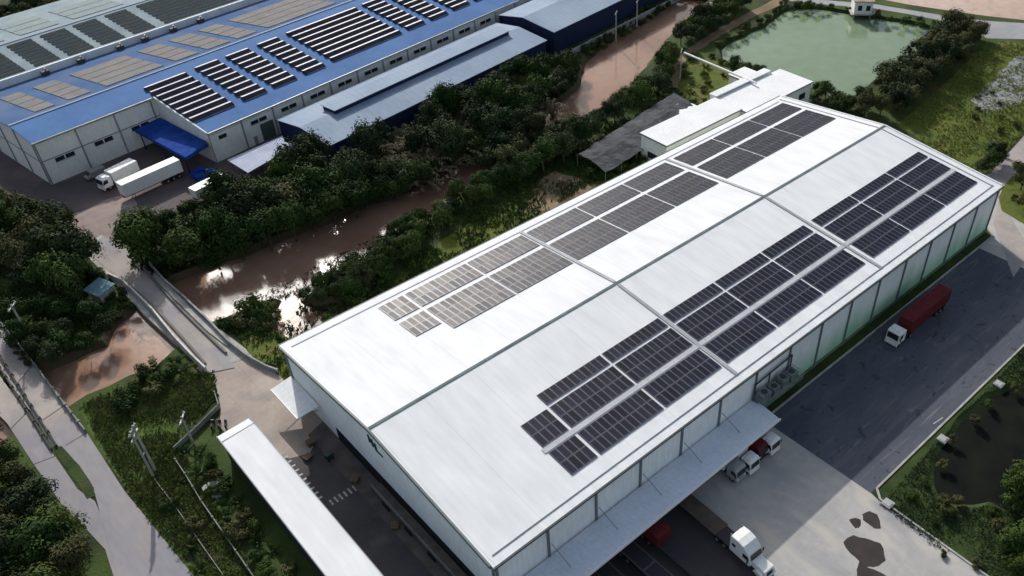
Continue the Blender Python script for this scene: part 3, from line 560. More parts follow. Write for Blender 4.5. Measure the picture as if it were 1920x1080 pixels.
fwall('wall', [(-27, VV, 0), (-27, 20, 0), (-27, 20, fz(20)-.19), (-27, VR, ZR-.19), (-27, VV, ZV-.19)])
MB().prism([(-.3, -.3), (-.02, -.3), (-.02, 19.6), (-.3, 19.6)], [fz(-.3)-.5]*2+[fz(19.6)-.5]*2, [fz(-.3)+.1]*2+[fz(19.6)+.1]*2).build('verge_trim', facW, fa)
MB().box(-27.4, -.35, 19.45, 19.68, fz(19.7)-.45, fz(19.7)-.05).build('gutter', steelM, fa)
MB().box(-.3, UE, -.52, -.31, z0-.45, z0-.08).build('gutter', steelM, fa)
pil = mat('factory_pillar', (.26, .28, .28), .7)
for k in range(22):
    MB().box(k*8.23-.14 if k else 0, k*8.23+.14, -.2, -.003, 0, z0-.46).build('pillar', pil, fa)
for k in range(4):
    x = -27+k*8.6; MB().box(x, x+.28, 19.8, 19.997, 0, fz(20)-.46).build('pillar', pil, fa)
for k in range(5):
    v = 20.2+k*7.8; MB().box(-27.2, -27.003, v, v+.28, 0, fz(v)-.3).build('pillar', pil, fa)
MB().box(-27, 0, 19.9, 19.996, 5.4, 5.6).build('wall_band', pil, fa); MB().box(-27.1, -27.004, 20, VV, 5.4, 5.6).build('wall_band', pil, fa)
MB().box(.2, UE, -.1, -.004, 6.35, 6.5).build('wall_band', mat('band_white', (.55, .56, .55), .7), fa)
def fwin(u0, u1, v, z_, z1_):
    w_ = MB().box(u0, u1, v-.09, v-.004, z_, z1_).build('window', winM, fa)
    MB().box(u0-.08, u1+.08, v-.16, v-.092, z_-.12, z_).build('sill', concK, w_)
for k in range(16):
    for s in (0, 1):
        if k == 0 and s: continue
        if k*8.23 < 120: fwin(k*8.23+2.2+s*2.2, k*8.23+4.1+s*2.2, 0, 4.9, 5.7)
for k in range(3):
    for s in (0, 1): fwin(-27+k*8.6+2.7+s*2.2, -27+k*8.6+4.6+s*2.2, 20, 4.35, 5.2)
MB().box(12.4, 15.8, -.12, -.004, 0.1, 4.2).build('shutter_door', mat('shutter_green', (.09, .12, .11), .6), fa)
MB().box(10.1, 11.0, -.12, -.004, 0.1, 2.1).build('door', pil, fa)
# blue canopy in the corner
bc = empty('blue_canopy', FO, UA, 'deep blue loading canopy in the inner corner of the factory wall', 'canopy')
MB().prism([(-6.6, 19.6), (-.35, 19.6), (-.35, .8), (-6.6, -1)], [4.6, 5.0, 5.0, 4.6], [4.75, 5.15, 5.15, 4.75]).build('roof', blueC, bc)
MB().box(-6.75, -6.6, -1, 19.6, 4.1, 4.85).build('fascia', blueC, bc); MB().prism([(-6.6, -1.1), (-.35, .7), (-.35, .55), (-6.6, -1.25)], 4.1, 4.9).build('fascia', blueC, bc)
for v in (0, 9, 18): MB().box(-6.5, -6.3, v, v+.2, 0, 4.6).build('post', navyM, bc)
tp = MB()
for k in range(9):
    a = random.uniform(-2, 2); b = random.uniform(-1.6, 1.6); tp.box(-1.1, 1.1, -.7, .7, 0, random.uniform(.5, 1.4), M=Matrix.Translation((a, b, 0))@Matrix.Rotation(random.random()*3, 4, 'Z'))
o = tp.build('tarp_stack', blueC, None, .1); o.location = uv(-4.5, -3.2); tag(o, 'heap of goods under crumpled blue tarpaulin below the blue canopy', 'tarpaulin heap')
# sloping lean-to roof
lt = empty('white_lean_to', FO, UA, 'white corrugated lean-to roof standing in front of the factory shutter door', 'lean-to')
MB().prism([(-.5, -6.2), (13.5, -6.6), (12.2, -9.2), (13.2, -12), (-.6, -13.8)], [3.0, 3.0, 2.85, 2.6, 2.6], [3.12, 3.12, 2.97, 2.72, 2.72]).build('roof', mat('lean_white', (.40, .44, .55), .8, (.34, .38, .5), .4, coords=W_, stripes=[(0, .8, .2, .9)]), lt)
for u_, v_ in ((0, -6.6), (12.5, -7), (0, -13), (12, -11.6)): MB().box(u_, u_+.15, v_, v_+.15, 0, 2.6).build('post', steelM, lt)
# roof arrays on the right slope: rows of double-tilted panels
def rowmesh(n):
    k = ('row', round(n, 1))
    if k not in PAN:
        mb = MB(); x = n/2; h_ = .62
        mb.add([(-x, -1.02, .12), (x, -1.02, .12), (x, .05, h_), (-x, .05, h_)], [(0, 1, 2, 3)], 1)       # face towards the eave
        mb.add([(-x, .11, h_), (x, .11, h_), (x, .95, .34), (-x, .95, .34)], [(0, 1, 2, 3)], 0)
        mb.add([(-x, -1.02, 0), (x, -1.02, 0), (x, .95, 0), (-x, .95, 0), (-x, -1.02, .12), (x, -1.02, .12), (-x, .05, h_), (x, .05, h_), (-x, .11, h_), (x, .11, h_), (-x, .95, .34), (x, .95, .34)],
               [(0, 1, 5, 4), (0, 4, 6, 8, 10, 3), (1, 2, 11, 9, 7, 5), (3, 10, 11, 2), (6, 7, 9, 8)], 1)
        mb.add([(-x, -1.06, .06), (x, -1.06, .06), (x, -1.06, .16), (-x, -1.06, .16)], [(0, 1, 2, 3)], 0)
        PAN[k] = mb.mesh('panel_row', [glareP, darkP])
    return PAN[k]
fb = [(.2, 10.5, 4.6, 24.2), (13.3, 19.2, 4.6, 24.6), (21.6, 27.7, 4.8, 24.6), (30.6, 36.3, 5.0, 24.6), (39.4, 61.6, 5.6, 24.8), (64.3, 70.1, 5.8, 25.0), (72.8, 78.6, 5.8, 25.0), (81.5, 87.5, 6.2, 25.0), (90.2, 96, 6.2, 25.0)]
size = ['wide', 'narrow', 'narrow', 'narrow', 'very wide', 'narrow', 'narrow', 'narrow', 'narrow']
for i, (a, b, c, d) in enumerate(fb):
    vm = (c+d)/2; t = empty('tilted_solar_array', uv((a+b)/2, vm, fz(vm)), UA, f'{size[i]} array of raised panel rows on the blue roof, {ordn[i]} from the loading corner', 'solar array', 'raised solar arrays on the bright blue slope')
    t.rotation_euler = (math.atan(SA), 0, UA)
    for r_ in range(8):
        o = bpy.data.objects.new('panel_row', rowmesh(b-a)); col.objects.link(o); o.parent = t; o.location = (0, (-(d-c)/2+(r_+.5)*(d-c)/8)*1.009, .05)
fbB = [(-36, -31), (-20.8, -16.2), (-13.4, -8.0), (-4.6, 9.7), (12.7, 19.0), (21.3, 27.8), (29.8, 35.8), (38.8, 61), (64, 72)][1:]
for i, (a, b) in enumerate(fbB):
    c, d = 31.0, 51.0; vm = (c+d)/2; t = empty('flat_solar_array', uv((a+b)/2, vm, fz(vm)), UA, f'faded pinkish flat array on the slope behind the blue ridge, {ordn[i]} from left', 'solar array', 'faded flat solar arrays behind the blue ridge')
    t.rotation_euler = (-math.atan(SA), 0, UA)
    for r_ in range(4):
        x = (b-a)/2-.1; hh = (d-c)/2; y0 = -hh+r_*(d-c)/4+.16; y1 = -hh+(r_+1)*(d-c)/4-.16
        MB().box(-x, x, y0, y1, .05, .14).build('panel_row', oldP, t)
# building behind: parapet and dark arrays
f2 = empty('rear_factory', FO, UA, 'rear factory hall behind a white parapet, grey blue roof with dark solar rows', 'factory')
ZP = ZV+1.75; SC = .10; V2 = 59.6
def cz(v): return ZP-.25+SC*(v-V2) if v < 77 else ZP-.25+SC*(77-V2)-SC*(v-77)
MB().box(-27, UE, VV+.02, V2, ZV-1.5, ZP).build('parapet', mat('parapet_white', (.78, .80, .80), .8, (.62, .64, .66), .25, (1, 1, .3), coords=W_), f2)
MB().prism([(-80, V2), (UE, V2), (UE, 77), (-80, 77)], [cz(V2)-.2]*2+[cz(77)-.2]*2, [cz(V2)]*2+[cz(77)]*2).build('roof', paleG, f2)
MB().prism([(-80, 77), (UE, 77), (UE, 105), (-80, 105)], [cz(77)-.2]*2+[cz(105)-.2]*2, [cz(77)-.004]*2+[cz(105)]*2).build('roof', paleG, f2)
MB().box(-80, UE, 76.7, 77.3, cz(77)-.01, cz(77)+.12).build('ridge_cap', paleB, f2)
MB().box(-80, UE, 104.7, 104.9, 0, cz(105)-.2).build('wall', facW, f2); MB().box(-80, -79.8, V2, 104.6, 0, cz(104)-1).build('wall', facW, f2)
MB().box(-80, -27.02, VV+.1, VV+.3, 0, ZP-.4).build('wall', facW, f2)
def PLc(px, py):
    v = FW*F+RT*(px-CX)+DN*(py-CY); a = (CAM-FO).dot(V); t = (ZP-.25+SC*(a-V2)-CAM.z)/(v.z-SC*v.dot(V)); P = CAM+v*t
    return (P-FO).dot(U), (P-FO).dot(V)
for i, q in enumerate([[(13, 92), (62, 78), (130, 115), (80, 135)], [(75, 73), (123, 57), (193, 93), (143, 113)], [(138, 54), (183, 40), (250, 73), (203, 92)], [(197, 32), (240, 22), (307, 55), (260, 72)], [(-70, 118), (-5, 98), (67, 138), (15, 157)], [(262, 20), (440, -35), (500, -10), (318, 48)]]):
    pu = [PLc(*x) for x in q]; a = (pu[0][0]+pu[3][0])/2; b = (pu[1][0]+pu[2][0])/2; c, d = 60.4, 75.6
    t = empty('dark_solar_array', uv((a+b)/2, (c+d)/2, cz((c+d)/2)), UA, ['second', 'third', 'fourth', 'fifth', 'first', 'sixth and widest'][i]+' dark array from the left behind the white parapet', 'solar array', 'dark solar arrays behind the parapet')
    t.rotation_euler = (math.atan(SC), 0, UA); x = (b-a)/2-.3
    for r_ in range(8):
        yy = -(d-c)/2+(r_+.5)*(d-c)/8; MB().add([(-x, yy-.65, .08), (x, yy-.65, .08), (x, yy+.45, .30), (-x, yy+.45, .30), (-x, yy-.65, 0), (x, yy-.65, 0), (x, yy+.45, 0), (-x, yy+.45, 0)], [(0, 1, 2, 3), (4, 5, 1, 0), (5, 6, 2, 1), (6, 7, 3, 2), (7, 4, 0, 3)]).build('panel_row', mat('dark_row', (.016, .038, .052), .9, (.035, .045, .040), .4, coords=W_), t)
for i, (a, b) in enumerate([(-40, -32), (-28, -20), (-16, -6), (-2, 8), (12, 26)]):
    t = empty('flat_solar_array', uv((a+b)/2, 88, cz(88)), UA, f'pale greenish array on the far slope of the rear hall, {ordn[i]} from the left', 'solar array', 'pale arrays on the far slope of the rear hall'); t.rotation_euler = (-math.atan(SC), 0, UA)
    for r_ in range(3): MB().box(-(b-a)/2, (b-a)/2, -8+r_*5.4, -3+r_*5.4, .05, .14).build('panel_row', mat('pale_row', (.22, .265, .27), .9, (.18, .23, .25), .4, coords=W_), t)
# roof vents on the parapet
for i, px in enumerate([(160, 116), (232, 90), (275, 72), (335, 58), (385, 40), (95, 140)]):
    u_ = PLc(*px)[0]; t = empty('rooftop_unit', uv(u_, VV-1.2, fz(VV-1.2)-.05), UA, f'small dark service unit against the white parapet, {["third","fourth","fifth","sixth","seventh","second"][i]} along it from the left', 'rooftop unit', 'service units against the parapet')
    MB().box(-.9, .9, -.5, .5, 0, 1.1).build('casing', mat('unit_dark', (.07, .07, .085), .7), t, .08); MB().tube((.3, 0, 1.1), (.3, 0, 1.7), .18, n=8).build('vent_pipe', steelM, t)
# far hall with pale blue roof, top left corner
f3 = empty('far_hall', uv(-52, 112), UA, 'far hall with pale blue roof in the top left corner', 'hall')
MB().prism([(-40, 0), (38, 0), (38, 14), (-40, 14)], [6.5]*2+[8]*2, [6.8]*2+[8.3]*2).build('roof', paleB, f3); MB().prism([(-40, 14), (38, 14), (38, 34), (-40, 34)], [8]*2+[6]*2, [8.3]*2+[6.3]*2).build('roof', paleB, f3)
MB().box(-39.5, 37.5, .3, 33.5, 0, 6.0).build('wall', facW, f3)
# low navy sheds along the canal
s1 = empty('long_shed', FO, UA, 'long low shed with pale blue roof and raised ridge vent beside the trees', 'shed')
e5, r5 = 5.0, 6.3
MB().prism([(15, -22), (87.5, -22), (87.5, -12), (15, -12)], [e5-.15]*2+[r5-.15]*2, [e5]*2+[r5]*2).build('roof', paleB, s1)
MB().prism([(15, -12), (87.5, -12), (87.5, -3.0), (15, -3.0)], [r5-.15]*2+[5.2]*2, [r5]*2+[5.35]*2).build('roof', paleB, s1)
MB().add([(15.3, -21.7, 0), (87.2, -21.7, 0), (87.2, -21.7, e5-.1), (15.3, -21.7, e5-.1)], [(0, 1, 2, 3)]).build('wall', navyM, s1)
MB().add([(15.3, -3.3, 0), (15.3, -21.7, 0), (15.3, -21.7, e5-.1), (15.3, -12, r5-.16), (15.3, -3.3, 5.2)], [(0, 1, 2, 3, 4)]).build('wall', navyM, s1)
MB().add([(87.2, -3.3, 0), (87.2, -21.7, 0), (87.2, -21.7, e5-.1), (87.2, -12, r5-.16), (87.2, -3.3, 5.2)], [(4, 3, 2, 1, 0)]).build('wall', navyM, s1)
rv = MB().box(24, 82, -13.2, -8.8, 5.9, 7.1).build('ridge_vent', navyM, s1); MB().prism([(23.7, -13.5), (82.3, -13.5), (82.3, -8.4), (23.7, -8.4)], 7.1, 7.25).build('vent_cap', paleB, rv)
s2 = empty('second_shed', FO, UA, 'navy walled shed with pale blue gabled roof, far end of the shed line', 'shed')
e6, r6 = 6.4, 7.9
MB().prism([(90, -22.3), (150, -22.3), (150, -11), (90, -11)], [e6-.15]*2+[r6-.15]*2, [e6]*2+[r6]*2).build('roof', paleB, s2)
MB().prism([(90, -11), (150, -11), (150, -1.5), (90, -1.5)], [r6-.15]*2+[e6-.15]*2, [r6]*2+[e6]*2).build('roof', paleB, s2)
MB().add([(90.3, -22, 0), (150, -22, 0), (150, -22, e6-.1), (90.3, -22, e6-.1)], [(0, 1, 2, 3)]).build('wall', navyM, s2)
MB().add([(90.3, -1.8, 0), (90.3, -22, 0), (90.3, -22, e6-.1), (90.3, -11, r6-.16), (90.3, -1.8, e6-.1)], [(0, 1, 2, 3, 4)]).build('wall', navyM, s2)
MB().add([(150, -22, 0), (150, -1.8, 0), (150, -1.8, e6-.1), (150, -11, r6-.16), (150, -22, e6-.1)], [(0, 1, 2, 3, 4)]).build('wall', navyM, s2)
lw = empty('canal_wall', FO, UA, 'low pale wall between the navy shed and the muddy canal', 'wall'); MB().box(93, 150, -26.2, -25.9, 0, 1.6).build('wall_panel', mat('wall_pale', (.42, .42, .42), .9, (.3, .3, .3), .5), lw)
for k in range(8): MB().box(93+k*8, 93.4+k*8, -26.3, -25.8, 0, 1.8).build('pillar', concK, lw)
# ------------------------------------------------------------------ bridge
A0, A1 = G(170, 462), G(385, 700); B0, B1 = G(222, 436), G(450, 655)
brg = empty('bridge', G(300, 580), 0, 'narrow concrete bridge with pale parapets crossing the muddy canal', 'bridge')
def loc(P): return tuple((Vector(p)-Vector(G(300, 580)[:2])) for p in P)
def bseg(px, z0_, z1_, name, M, w_=None):
    pts = [tuple(Vector(G(x, y)[:2])-Vector(G(300, 580)[:2])) for x, y in px]
    if w_ is None: o = MB().prism(pts, z0_, z1_).build(name, M, brg); return o
    mb = MB()
    for a, b in zip(pts, pts[1:]):
        a = Vector(a); b = Vector(b); d = (b-a).normalized(); n = Vector((-d.y, d.x))*w_/2; mb.prism([tuple(a+n), tuple(a-n), tuple(b-n), tuple(b+n)], z0_, z1_)
    o = mb.build(name, M, brg); return o
bseg([(148, 468), (190, 441), (245, 470), (300, 525), (400, 608), (462, 655), (470, 668), (385, 700), (330, 645), (270, 590), (205, 520)], -.7, .06, 'deck', concK)
bseg([(155, 466), (196, 444), (235, 472), (285, 530), (350, 595), (425, 665), (440, 690), (390, 700), (345, 655), (285, 590), (225, 525)], .061, .12, 'roadway', concR)
bseg([(205, 520), (232, 532), (262, 560), (290, 588), (330, 638), (362, 672), (388, 697)], .0, 1.1, 'parapet', mat('parapet_cream', (.62, .60, .55), .8, (.45, .44, .40), .8), .3)
bseg([(240, 534), (272, 562), (300, 588), (352, 645), (386, 684)], .12, .45, 'kerb', mat('kerb_dark', (.16, .15, .14), .9), .35)
bseg([(270, 505), (300, 540), (350, 592), (425, 664)], .12, .5, 'kerb', mat('kerb_dark', (.16, .15, .14), .9), .35)
bseg([(282, 498), (310, 530), (345, 560), (395, 608), (430, 645), (465, 672), (500, 692), (522, 700)], .0, .95, 'parapet', mat('parapet_grey', (.36, .35, .33), .9, (.22, .22, .21), .8), .28)
bseg([(290, 510), (315, 535), (350, 570), (400, 615), (430, 640), (428, 652), (392, 625), (340, 575), (290, 525)], .125, .28, 'footway', concK)
for q in ((-.5), (.5)):
    pass
for k, (x, y) in enumerate(((300, 590), (345, 560), (365, 640), (405, 615))):
    p = G(x, y)-G(300, 580); MB().box(p.x-.35, p.x+.35, p.y-.35, p.y+.35, -3, -.7).build('pier', concK, brg)
# boundary walls
def wallthing(px, h_, w_, lab, M, pw=3.0, name='boundary_wall'):
    pts = [Vector(G(x, y)[:2]) for x, y in px]; o0 = pts[0]; t = empty(name, (o0.x, o0.y, 0), 0, lab, 'wall'); mb = MB(); pm = MB(); acc = 0
    for a, b in zip(pts, pts[1:]):
        a = a-o0; b = b-o0; d = (b-a).normalized(); n = Vector((-d.y, d.x))*w_/2; mb.prism([tuple(a+n), tuple(a-n), tuple(b-n), tuple(b+n)], 0, h_)
        k = max(1, int((b-a).length/pw))
        for i in range(k):
            q = a+(b-a)*i/k; pm.box(q.x-w_, q.x+w_, q.y-w_, q.y+w_, 0, h_+.12)
    mb.build('wall_panel', M, t); pm.build('posts', M, t)
wallM = mat('boundary_wall_grey', (.26, .27, .25), .9, (.15, .16, .14), .8)
wallthing([(405, 742), (412, 765), (370, 808), (328, 846)], .9, .12, 'low grey boundary wall curving from the bridge end round the lawn', wallM)
wallthing([(332, 868), (350, 895), (380, 945), (425, 1010), (487, 1100)], .9, .12, 'straight low grey boundary wall running down beside the white shelter', wallM)
wallthing([(-60, 545), (0, 604), (45, 658), (90, 718), (162, 811)], .7, .22, 'low dark edged parapet along the right side of the twin road over the canal', wallM, 2.5, 'road_parapet')
wallthing([(-50, 610), (0, 669), (60, 763), (108, 838)], .5, .22, 'dark low median wall of the twin road, the right one of the pair', mat('median_dark', (.07, .065, .06), .9), 3, 'median_wall')
wallthing([(-60, 650), (0, 690), (50, 768), (98, 845)], .5, .22, 'dark low median wall of the twin road, the left one of the pair', mat('median_dark', (.07, .065, .06), .9), 3, 'median_wall')
wallthing([(292, 902), (325, 945), (370, 1010), (440, 1110)], .35, .1, 'thin drain edging through the grass between road and wall', wallM, 6, 'drain_edging')
# ------------------------------------------------------------------ poles
def pole(px, h_, lab, arms=1, double=False, az=0.6, name='utility_pole'):
    g = G(*px); t = empty(name, g, az, lab, 'pole', None)
    for s in ((-.55, .55) if double else (0,)): MB().tube((s, 0, 0), (s, 0, h_), .20, .13, 8).build('shaft', concK, t)
    for k in range(arms): MB().box(-1.3, 1.3, -.1, .1, h_-.5-k*1.0, h_-.3-k*1.0).build('crossarm', steelM, t)
    for s in (-1.1, 0, 1.1): MB().tube((s, 0, h_-.3), (s, 0, h_), .07, .05, 6).build('insulator', whiteP, t)
    if double: MB().box(-.7, .7, -.06, .06, h_*.45, h_*.45+.2).build('brace', steelM, t)
    return t
pole((290, 888), 9.5, 'twin concrete utility pole on the lawn between road and shelter', 2, True, .95)
pole((366, 838), 6.5, 'slim concrete pole beside the curving boundary wall', 1, False, .95)
pole((1275, 148), 8.0, 'concrete pole at the dirt path by the pond, holding the white pipe', 1)
pole((1155, 78), 8.5, 'concrete pole standing by the canal in front of the navy shed', 1)
pole((1194, 55), 8.5, 'farther concrete pole by the canal behind the navy shed front', 1)
pole((60, 640), 8.0, 'dark wooden pole among trees on the left bank', 1, False, .9)
a, b = G(1283, 99, 5), G(1418, 156, 6.9)
tag(MB().tube(a, b, .28, n=10).build('white_pipe', whiteP), 'long white pipe from the pole over the garden to the annex roof', 'pipe')
# pump house in the pond
g = G(1612, 30, -.9); ph = empty('pump_house', (g.x, g.y, 0), .75, 'white pump house on stilts at the far edge of the green pond', 'pump house')
MB().box(-3.0, 3.0, -2.6, 2.6, .8, 4.4).build('body', facW, ph); MB().box(-3.4, 3.4, -3, 3, 4.4, 4.65).build('roof', mat('rusty_roof', (.24, .17, .13), .8, (.35, .27, .22), .6), ph)
MB().box(-3.6, 3.6, -3.4, 3.4, .55, .8).build('deck', concK, ph)
for sx_ in (-2.7, 2.7):
    for sy_ in (-2.4, 2.4): MB().box(sx_-.2, sx_+.2, sy_-.2, sy_+.2, -2.5, .55).build('stilt', concK, ph)
for s in (-1.4, 1.0): MB().box(s-.7, s+.7, -2.68, -2.604, 1.8, 3.3).build('window', winM, ph)
for s in (-1.4, 1.0): MB().box(-3.08, -3.004, s-.6, s+.6, 1.8, 3.3).build('window', winM, ph)
mb = MB(); [mb.tube((-3.6+i*1.2, -3.35, .8), (-3.6+i*1.2, -3.35, 1.7), .05, n=5) for i in range(7)]; mb.tube((-3.6, -3.35, 1.7), (3.6, -3.35, 1.7), .05, n=5); mb.build('railing', whiteP, ph)
# blue hut in trees
g = G(195, 558); bh = empty('blue_hut', g, .5, 'small hut with faded blue roof hidden in the trees beside the bridge', 'hut')
MB().box(-1.6, 1.6, -1.3, 1.3, 0, 2).build('wall', concK, bh); MB().prism([(-2, -1.6), (2, -1.6), (2, 1.6), (-2, 1.6)], [2, 2, 2.7, 2.7], [2.1, 2.1, 2.8, 2.8]).build('roof', mat('hut_blue', (.10, .19, .24), .7, (.16, .27, .33), 1), bh)
# ------------------------------------------------------------------ vehicles (built heading +x, origin on the ground under the middle)
def wheels(t, xs, y, r=.5, w_=.32):
    for x in xs:
        for s in (-1, 1):
            wl = MB().tube((x, s*y-w_/2*s, r), (x, s*y+w_/2*s, r), r, n=16).build('wheel', tyreM, t)
            MB().tube((x, s*y+w_/2*s, r), (x, s*y+(w_/2+.03)*s, r), r*.5, n=12).build('rim', steelM, wl)
def prof(pts, y0, y1):  # side profile extruded across y
    n = len(pts); mb = MB(); mb.add([(x, y0, z) for x, z in pts]+[(x, y1, z) for x, z in pts], [tuple(range(n)), tuple(range(2*n-1, n-1, -1))]+[(i, n+i, n+(i+1) % n, (i+1) % n) for i in range(n)]); return mb
def flatcab(t, x, M, s=1.0):
    """cab-over: front at x+2.1"""
    c = prof([(x, .75), (x+2.1*s, .75), (x+2.15*s, 1.5), (x+1.95*s, 2.75), (x+1.6*s, 2.95), (x, 2.95)], -1.2*s, 1.2*s).build('cab', M, t, .08)
    MB().add([(x+2.18*s, -1.05*s, 1.6), (x+2.18*s, 1.05*s, 1.6), (x+2.02*s, 1.0*s, 2.6), (x+2.02*s, -1.0*s, 2.6)], [(0, 1, 2, 3)]).build('windscreen', glassW, t)
    for q in (-1, 1):
        MB().box(x+.9*s, x+1.8*s, q*1.205*s-.012, q*1.205*s+.012, 1.7, 2.5).build('side_window', glassW, t)
        MB().box(x+2.14*s, x+2.22*s, q*.85*s-.2, q*.85*s+.2, .95, 1.15).build('headlight', whiteP, t)
        MB().box(x+1.9*s, x+2.05*s, q*1.4*s-.08, q*1.4*s+.08, 1.7, 2.3).build('mirror', tyreM, t)
    MB().box(x+1.95*s, x+2.25*s, -1.15*s, 1.15*s, .4, .8).build('bumper', M if M is not redM else chasM, t, .04)
    MB().box(x+.5*s, x+1.5*s, -.9*s, .9*s, 2.96, 3.1).build('roof_deflector', M, t, .05)
def sleeper(t, x, M):
    """bonneted tractor, front at x+6.2"""
    prof([(x, .9), (x+2.2, .9), (x+2.9, .9), (x+3.6, .9), (x+3.6, 1.9), (x+3.25, 2.75), (x+2.2, 3.65), (x+1.2, 3.85), (x, 3.75)], -1.22, 1.22).build('cab', M, t, .12)
    prof([(x+3.5, .8), (x+5.7, .7), (x+5.95, 1.0), (x+5.8, 1.65), (x+3.5, 2.0)], -.85, .85).build('bonnet', M, t, .15)
    MB().add([(x+3.64, -1.08, 2.0), (x+3.64, 1.08, 2.0), (x+3.34, 1.0, 2.72), (x+3.34, -1.0, 2.72)], [(0, 1, 2, 3)]).build('windscreen', glassW, t)
    for q in (-1, 1):
        MB().box(x+2.3, x+3.2, q*1.235-.012, q*1.235+.012, 1.8, 2.5).build('side_window', glassW, t); MB().box(x+.4, x+1.0, q*1.235-.012, q*1.235+.012, 2.2, 2.7).build('sleeper_window', glassW, t)
        prof([(x+4.1, .7), (x+5.8, .6), (x+5.6, 1.25), (x+4.6, 1.35)], q*1.0-.22, q*1.0+.22).build('fender', M, t, .08)
        MB().box(x+5.72, x+5.86, q*.75-.2, q*.75+.2, .95, 1.2).build('headlight', steelM, t)
        MB().box(x+3.3, x+3.4, q*1.5-.12, q*1.5+.12, 1.7, 2.4).build('mirror', tyreM, t); MB().tube((x+3.35, q*1.2, 2.2), (x+3.35, q*1.5, 2.2), .03, n=5).build('mirror_arm', chasM, t)
        MB().tube((x-.12, q*1.0, .9), (x-.12, q*1.0, 3.9), .08, n=8).build('exhaust_stack', steelM, t)
    MB().box(x+5.75, x+6.1, -1.15, 1.15, .4, .85).build('bumper', M, t, .05); MB().box(x+5.9, x+5.98, -.5, .5, .9, 1.5).build('grille', chasM, t)
def body(t, x0, x1, z0_, z1_, M, nm='cargo_box', rib=True):
    c = MB().box(x0, x1, -1.24, 1.24, z0_, z1_).build(nm, M, t, .05)
    if rib:
        mb = MB(); n = int((x1-x0)/.6)
        for k in range(n): mb.box(x0+.3+k*.6, x0+.38+k*.6, -1.275, -1.241, z0_+.1, z1_-.1); mb.box(x0+.3+k*.6, x0+.38+k*.6, 1.241, 1.275, z0_+.1, z1_-.1); mb.box(x0+.3+k*.6, x0+.38+k*.6, -1.1, 1.1, z1_+.001, z1_+.02)
        mb.build('ribs', M, c)
    return c
def chassis(t, x0, x1): MB().box(x0, x1, -.45, .45, .7, 1.0).box(x0+.2, x1-.2, -1.1, 1.1, 1.0, 1.12).build('chassis', chasM, t)
# red container truck, heading -x
t = empty('container_truck', (85.2, -5.7, 0.03), pi, 'white cab lorry with a long dark red container on the shaded asphalt yard', 'truck')
flatcab(t, 5.6, whiteP); body(t, -8.3, 4.3, 1.25, 3.9, redM, 'container'); chassis(t, -8.3, 7); wheels(t, (-7.2, -5.9, -4.6, 3.6, 6.7), 1.05)
# white sleeper tractor with flatbed
t = empty('tractor_truck', (28.2, -14.0, .02), -pi/2-.06, 'white bonneted sleeper tractor pulling out from under the loading canopy', 'truck')
sleeper(t, -.4, whiteP); chassis(t, -3.4, 3); wheels(t, (-2.6, -1.3, 4.4), 1.0)
t = empty('flatbed_trailer', (28.6, -4.5, .02), -pi/2-.03, 'dark empty flatbed trailer behind the white sleeper tractor', 'trailer')
chassis(t, -7, 6.6); MB().box(-7, 6.6, -1.25, 1.25, 1.13, 1.2).build('deck', mat('deck_plank', (.07, .055, .05), .9, (.10, .08, .07), .8), t); wheels(t, (-6, -4.7, -3.4), 1.05)
# docked trucks at the canopy edge (front towards -y)
def docked(x, y, cab, boxm, lab, s=1.0):
    t = empty('docked_truck', (x, y, .02), -pi/2, lab, 'truck', None)
    t.scale = (.88, .88, .9)
    flatcab(t, -.2, cab, s); body(t, -8.2, -.7, 1.2, 3.3 if boxm is not None else 1.4, boxm or chasM); chassis(t, -8.2, 1); wheels(t, (-6.5, -5.2, .9), 1.0)
g = G(1376, 893); docked(g.x, -5.3, mat('cab_grey', (.35, .36, .36), .4), whiteP, 'grey truck cab poking out under the canopy, nearest the camera of the docked row')
g = G(1404, 880); docked(g.x, -5.7, whiteP, whiteP, 'white truck cab docked between the grey and the red one')
g = G(1416, 850); docked(g.x-.1, -4.9, redM, whiteP, 'dark red truck cab docked almost hidden under the canopy edge')
g = G(1440, 842); docked(g.x, -5.5, whiteP, whiteP, 'white truck cab at the far end of the docked row, by the canopy corner')
cont = [redM, chasM, mat('container_brown', (.16, .06, .05), .7, (.10, .04, .035), 1), chasM]
for i, x in enumerate((21.5, 17.5, 13.0, 8.5)):
    t = empty('parked_trailer', (x, -8.2, .02), -pi/2, ['dark red container trailer in the shade of the canopy, nearest the sleeper tractor', 'empty black trailer chassis in the canopy shade, second from the sleeper tractor', 'brown container trailer in the canopy shade', 'empty black trailer chassis in the canopy shade, farthest from the sleeper tractor'][i], 'trailer')
    chassis(t, -6.5, 6.2); wheels(t, (-5.2, -3.9, -2.6), 1.05)
    if i in (0,): body(t, -6.3, -1.0, 1.15, 3.0, cont[i], 'container')
    else: MB().box(-6.5, 6.2, -1.2, -1.0, 1.13, 1.22).box(-6.5, 6.2, 1.0, 1.2, 1.13, 1.22).box(-6.5, -6.2, -1, 1, 1.13, 1.22).box(0, .3, -1, 1, 1.13, 1.22).build('side_rails', mat('rail_dark', (.09, .085, .085), .8), t)
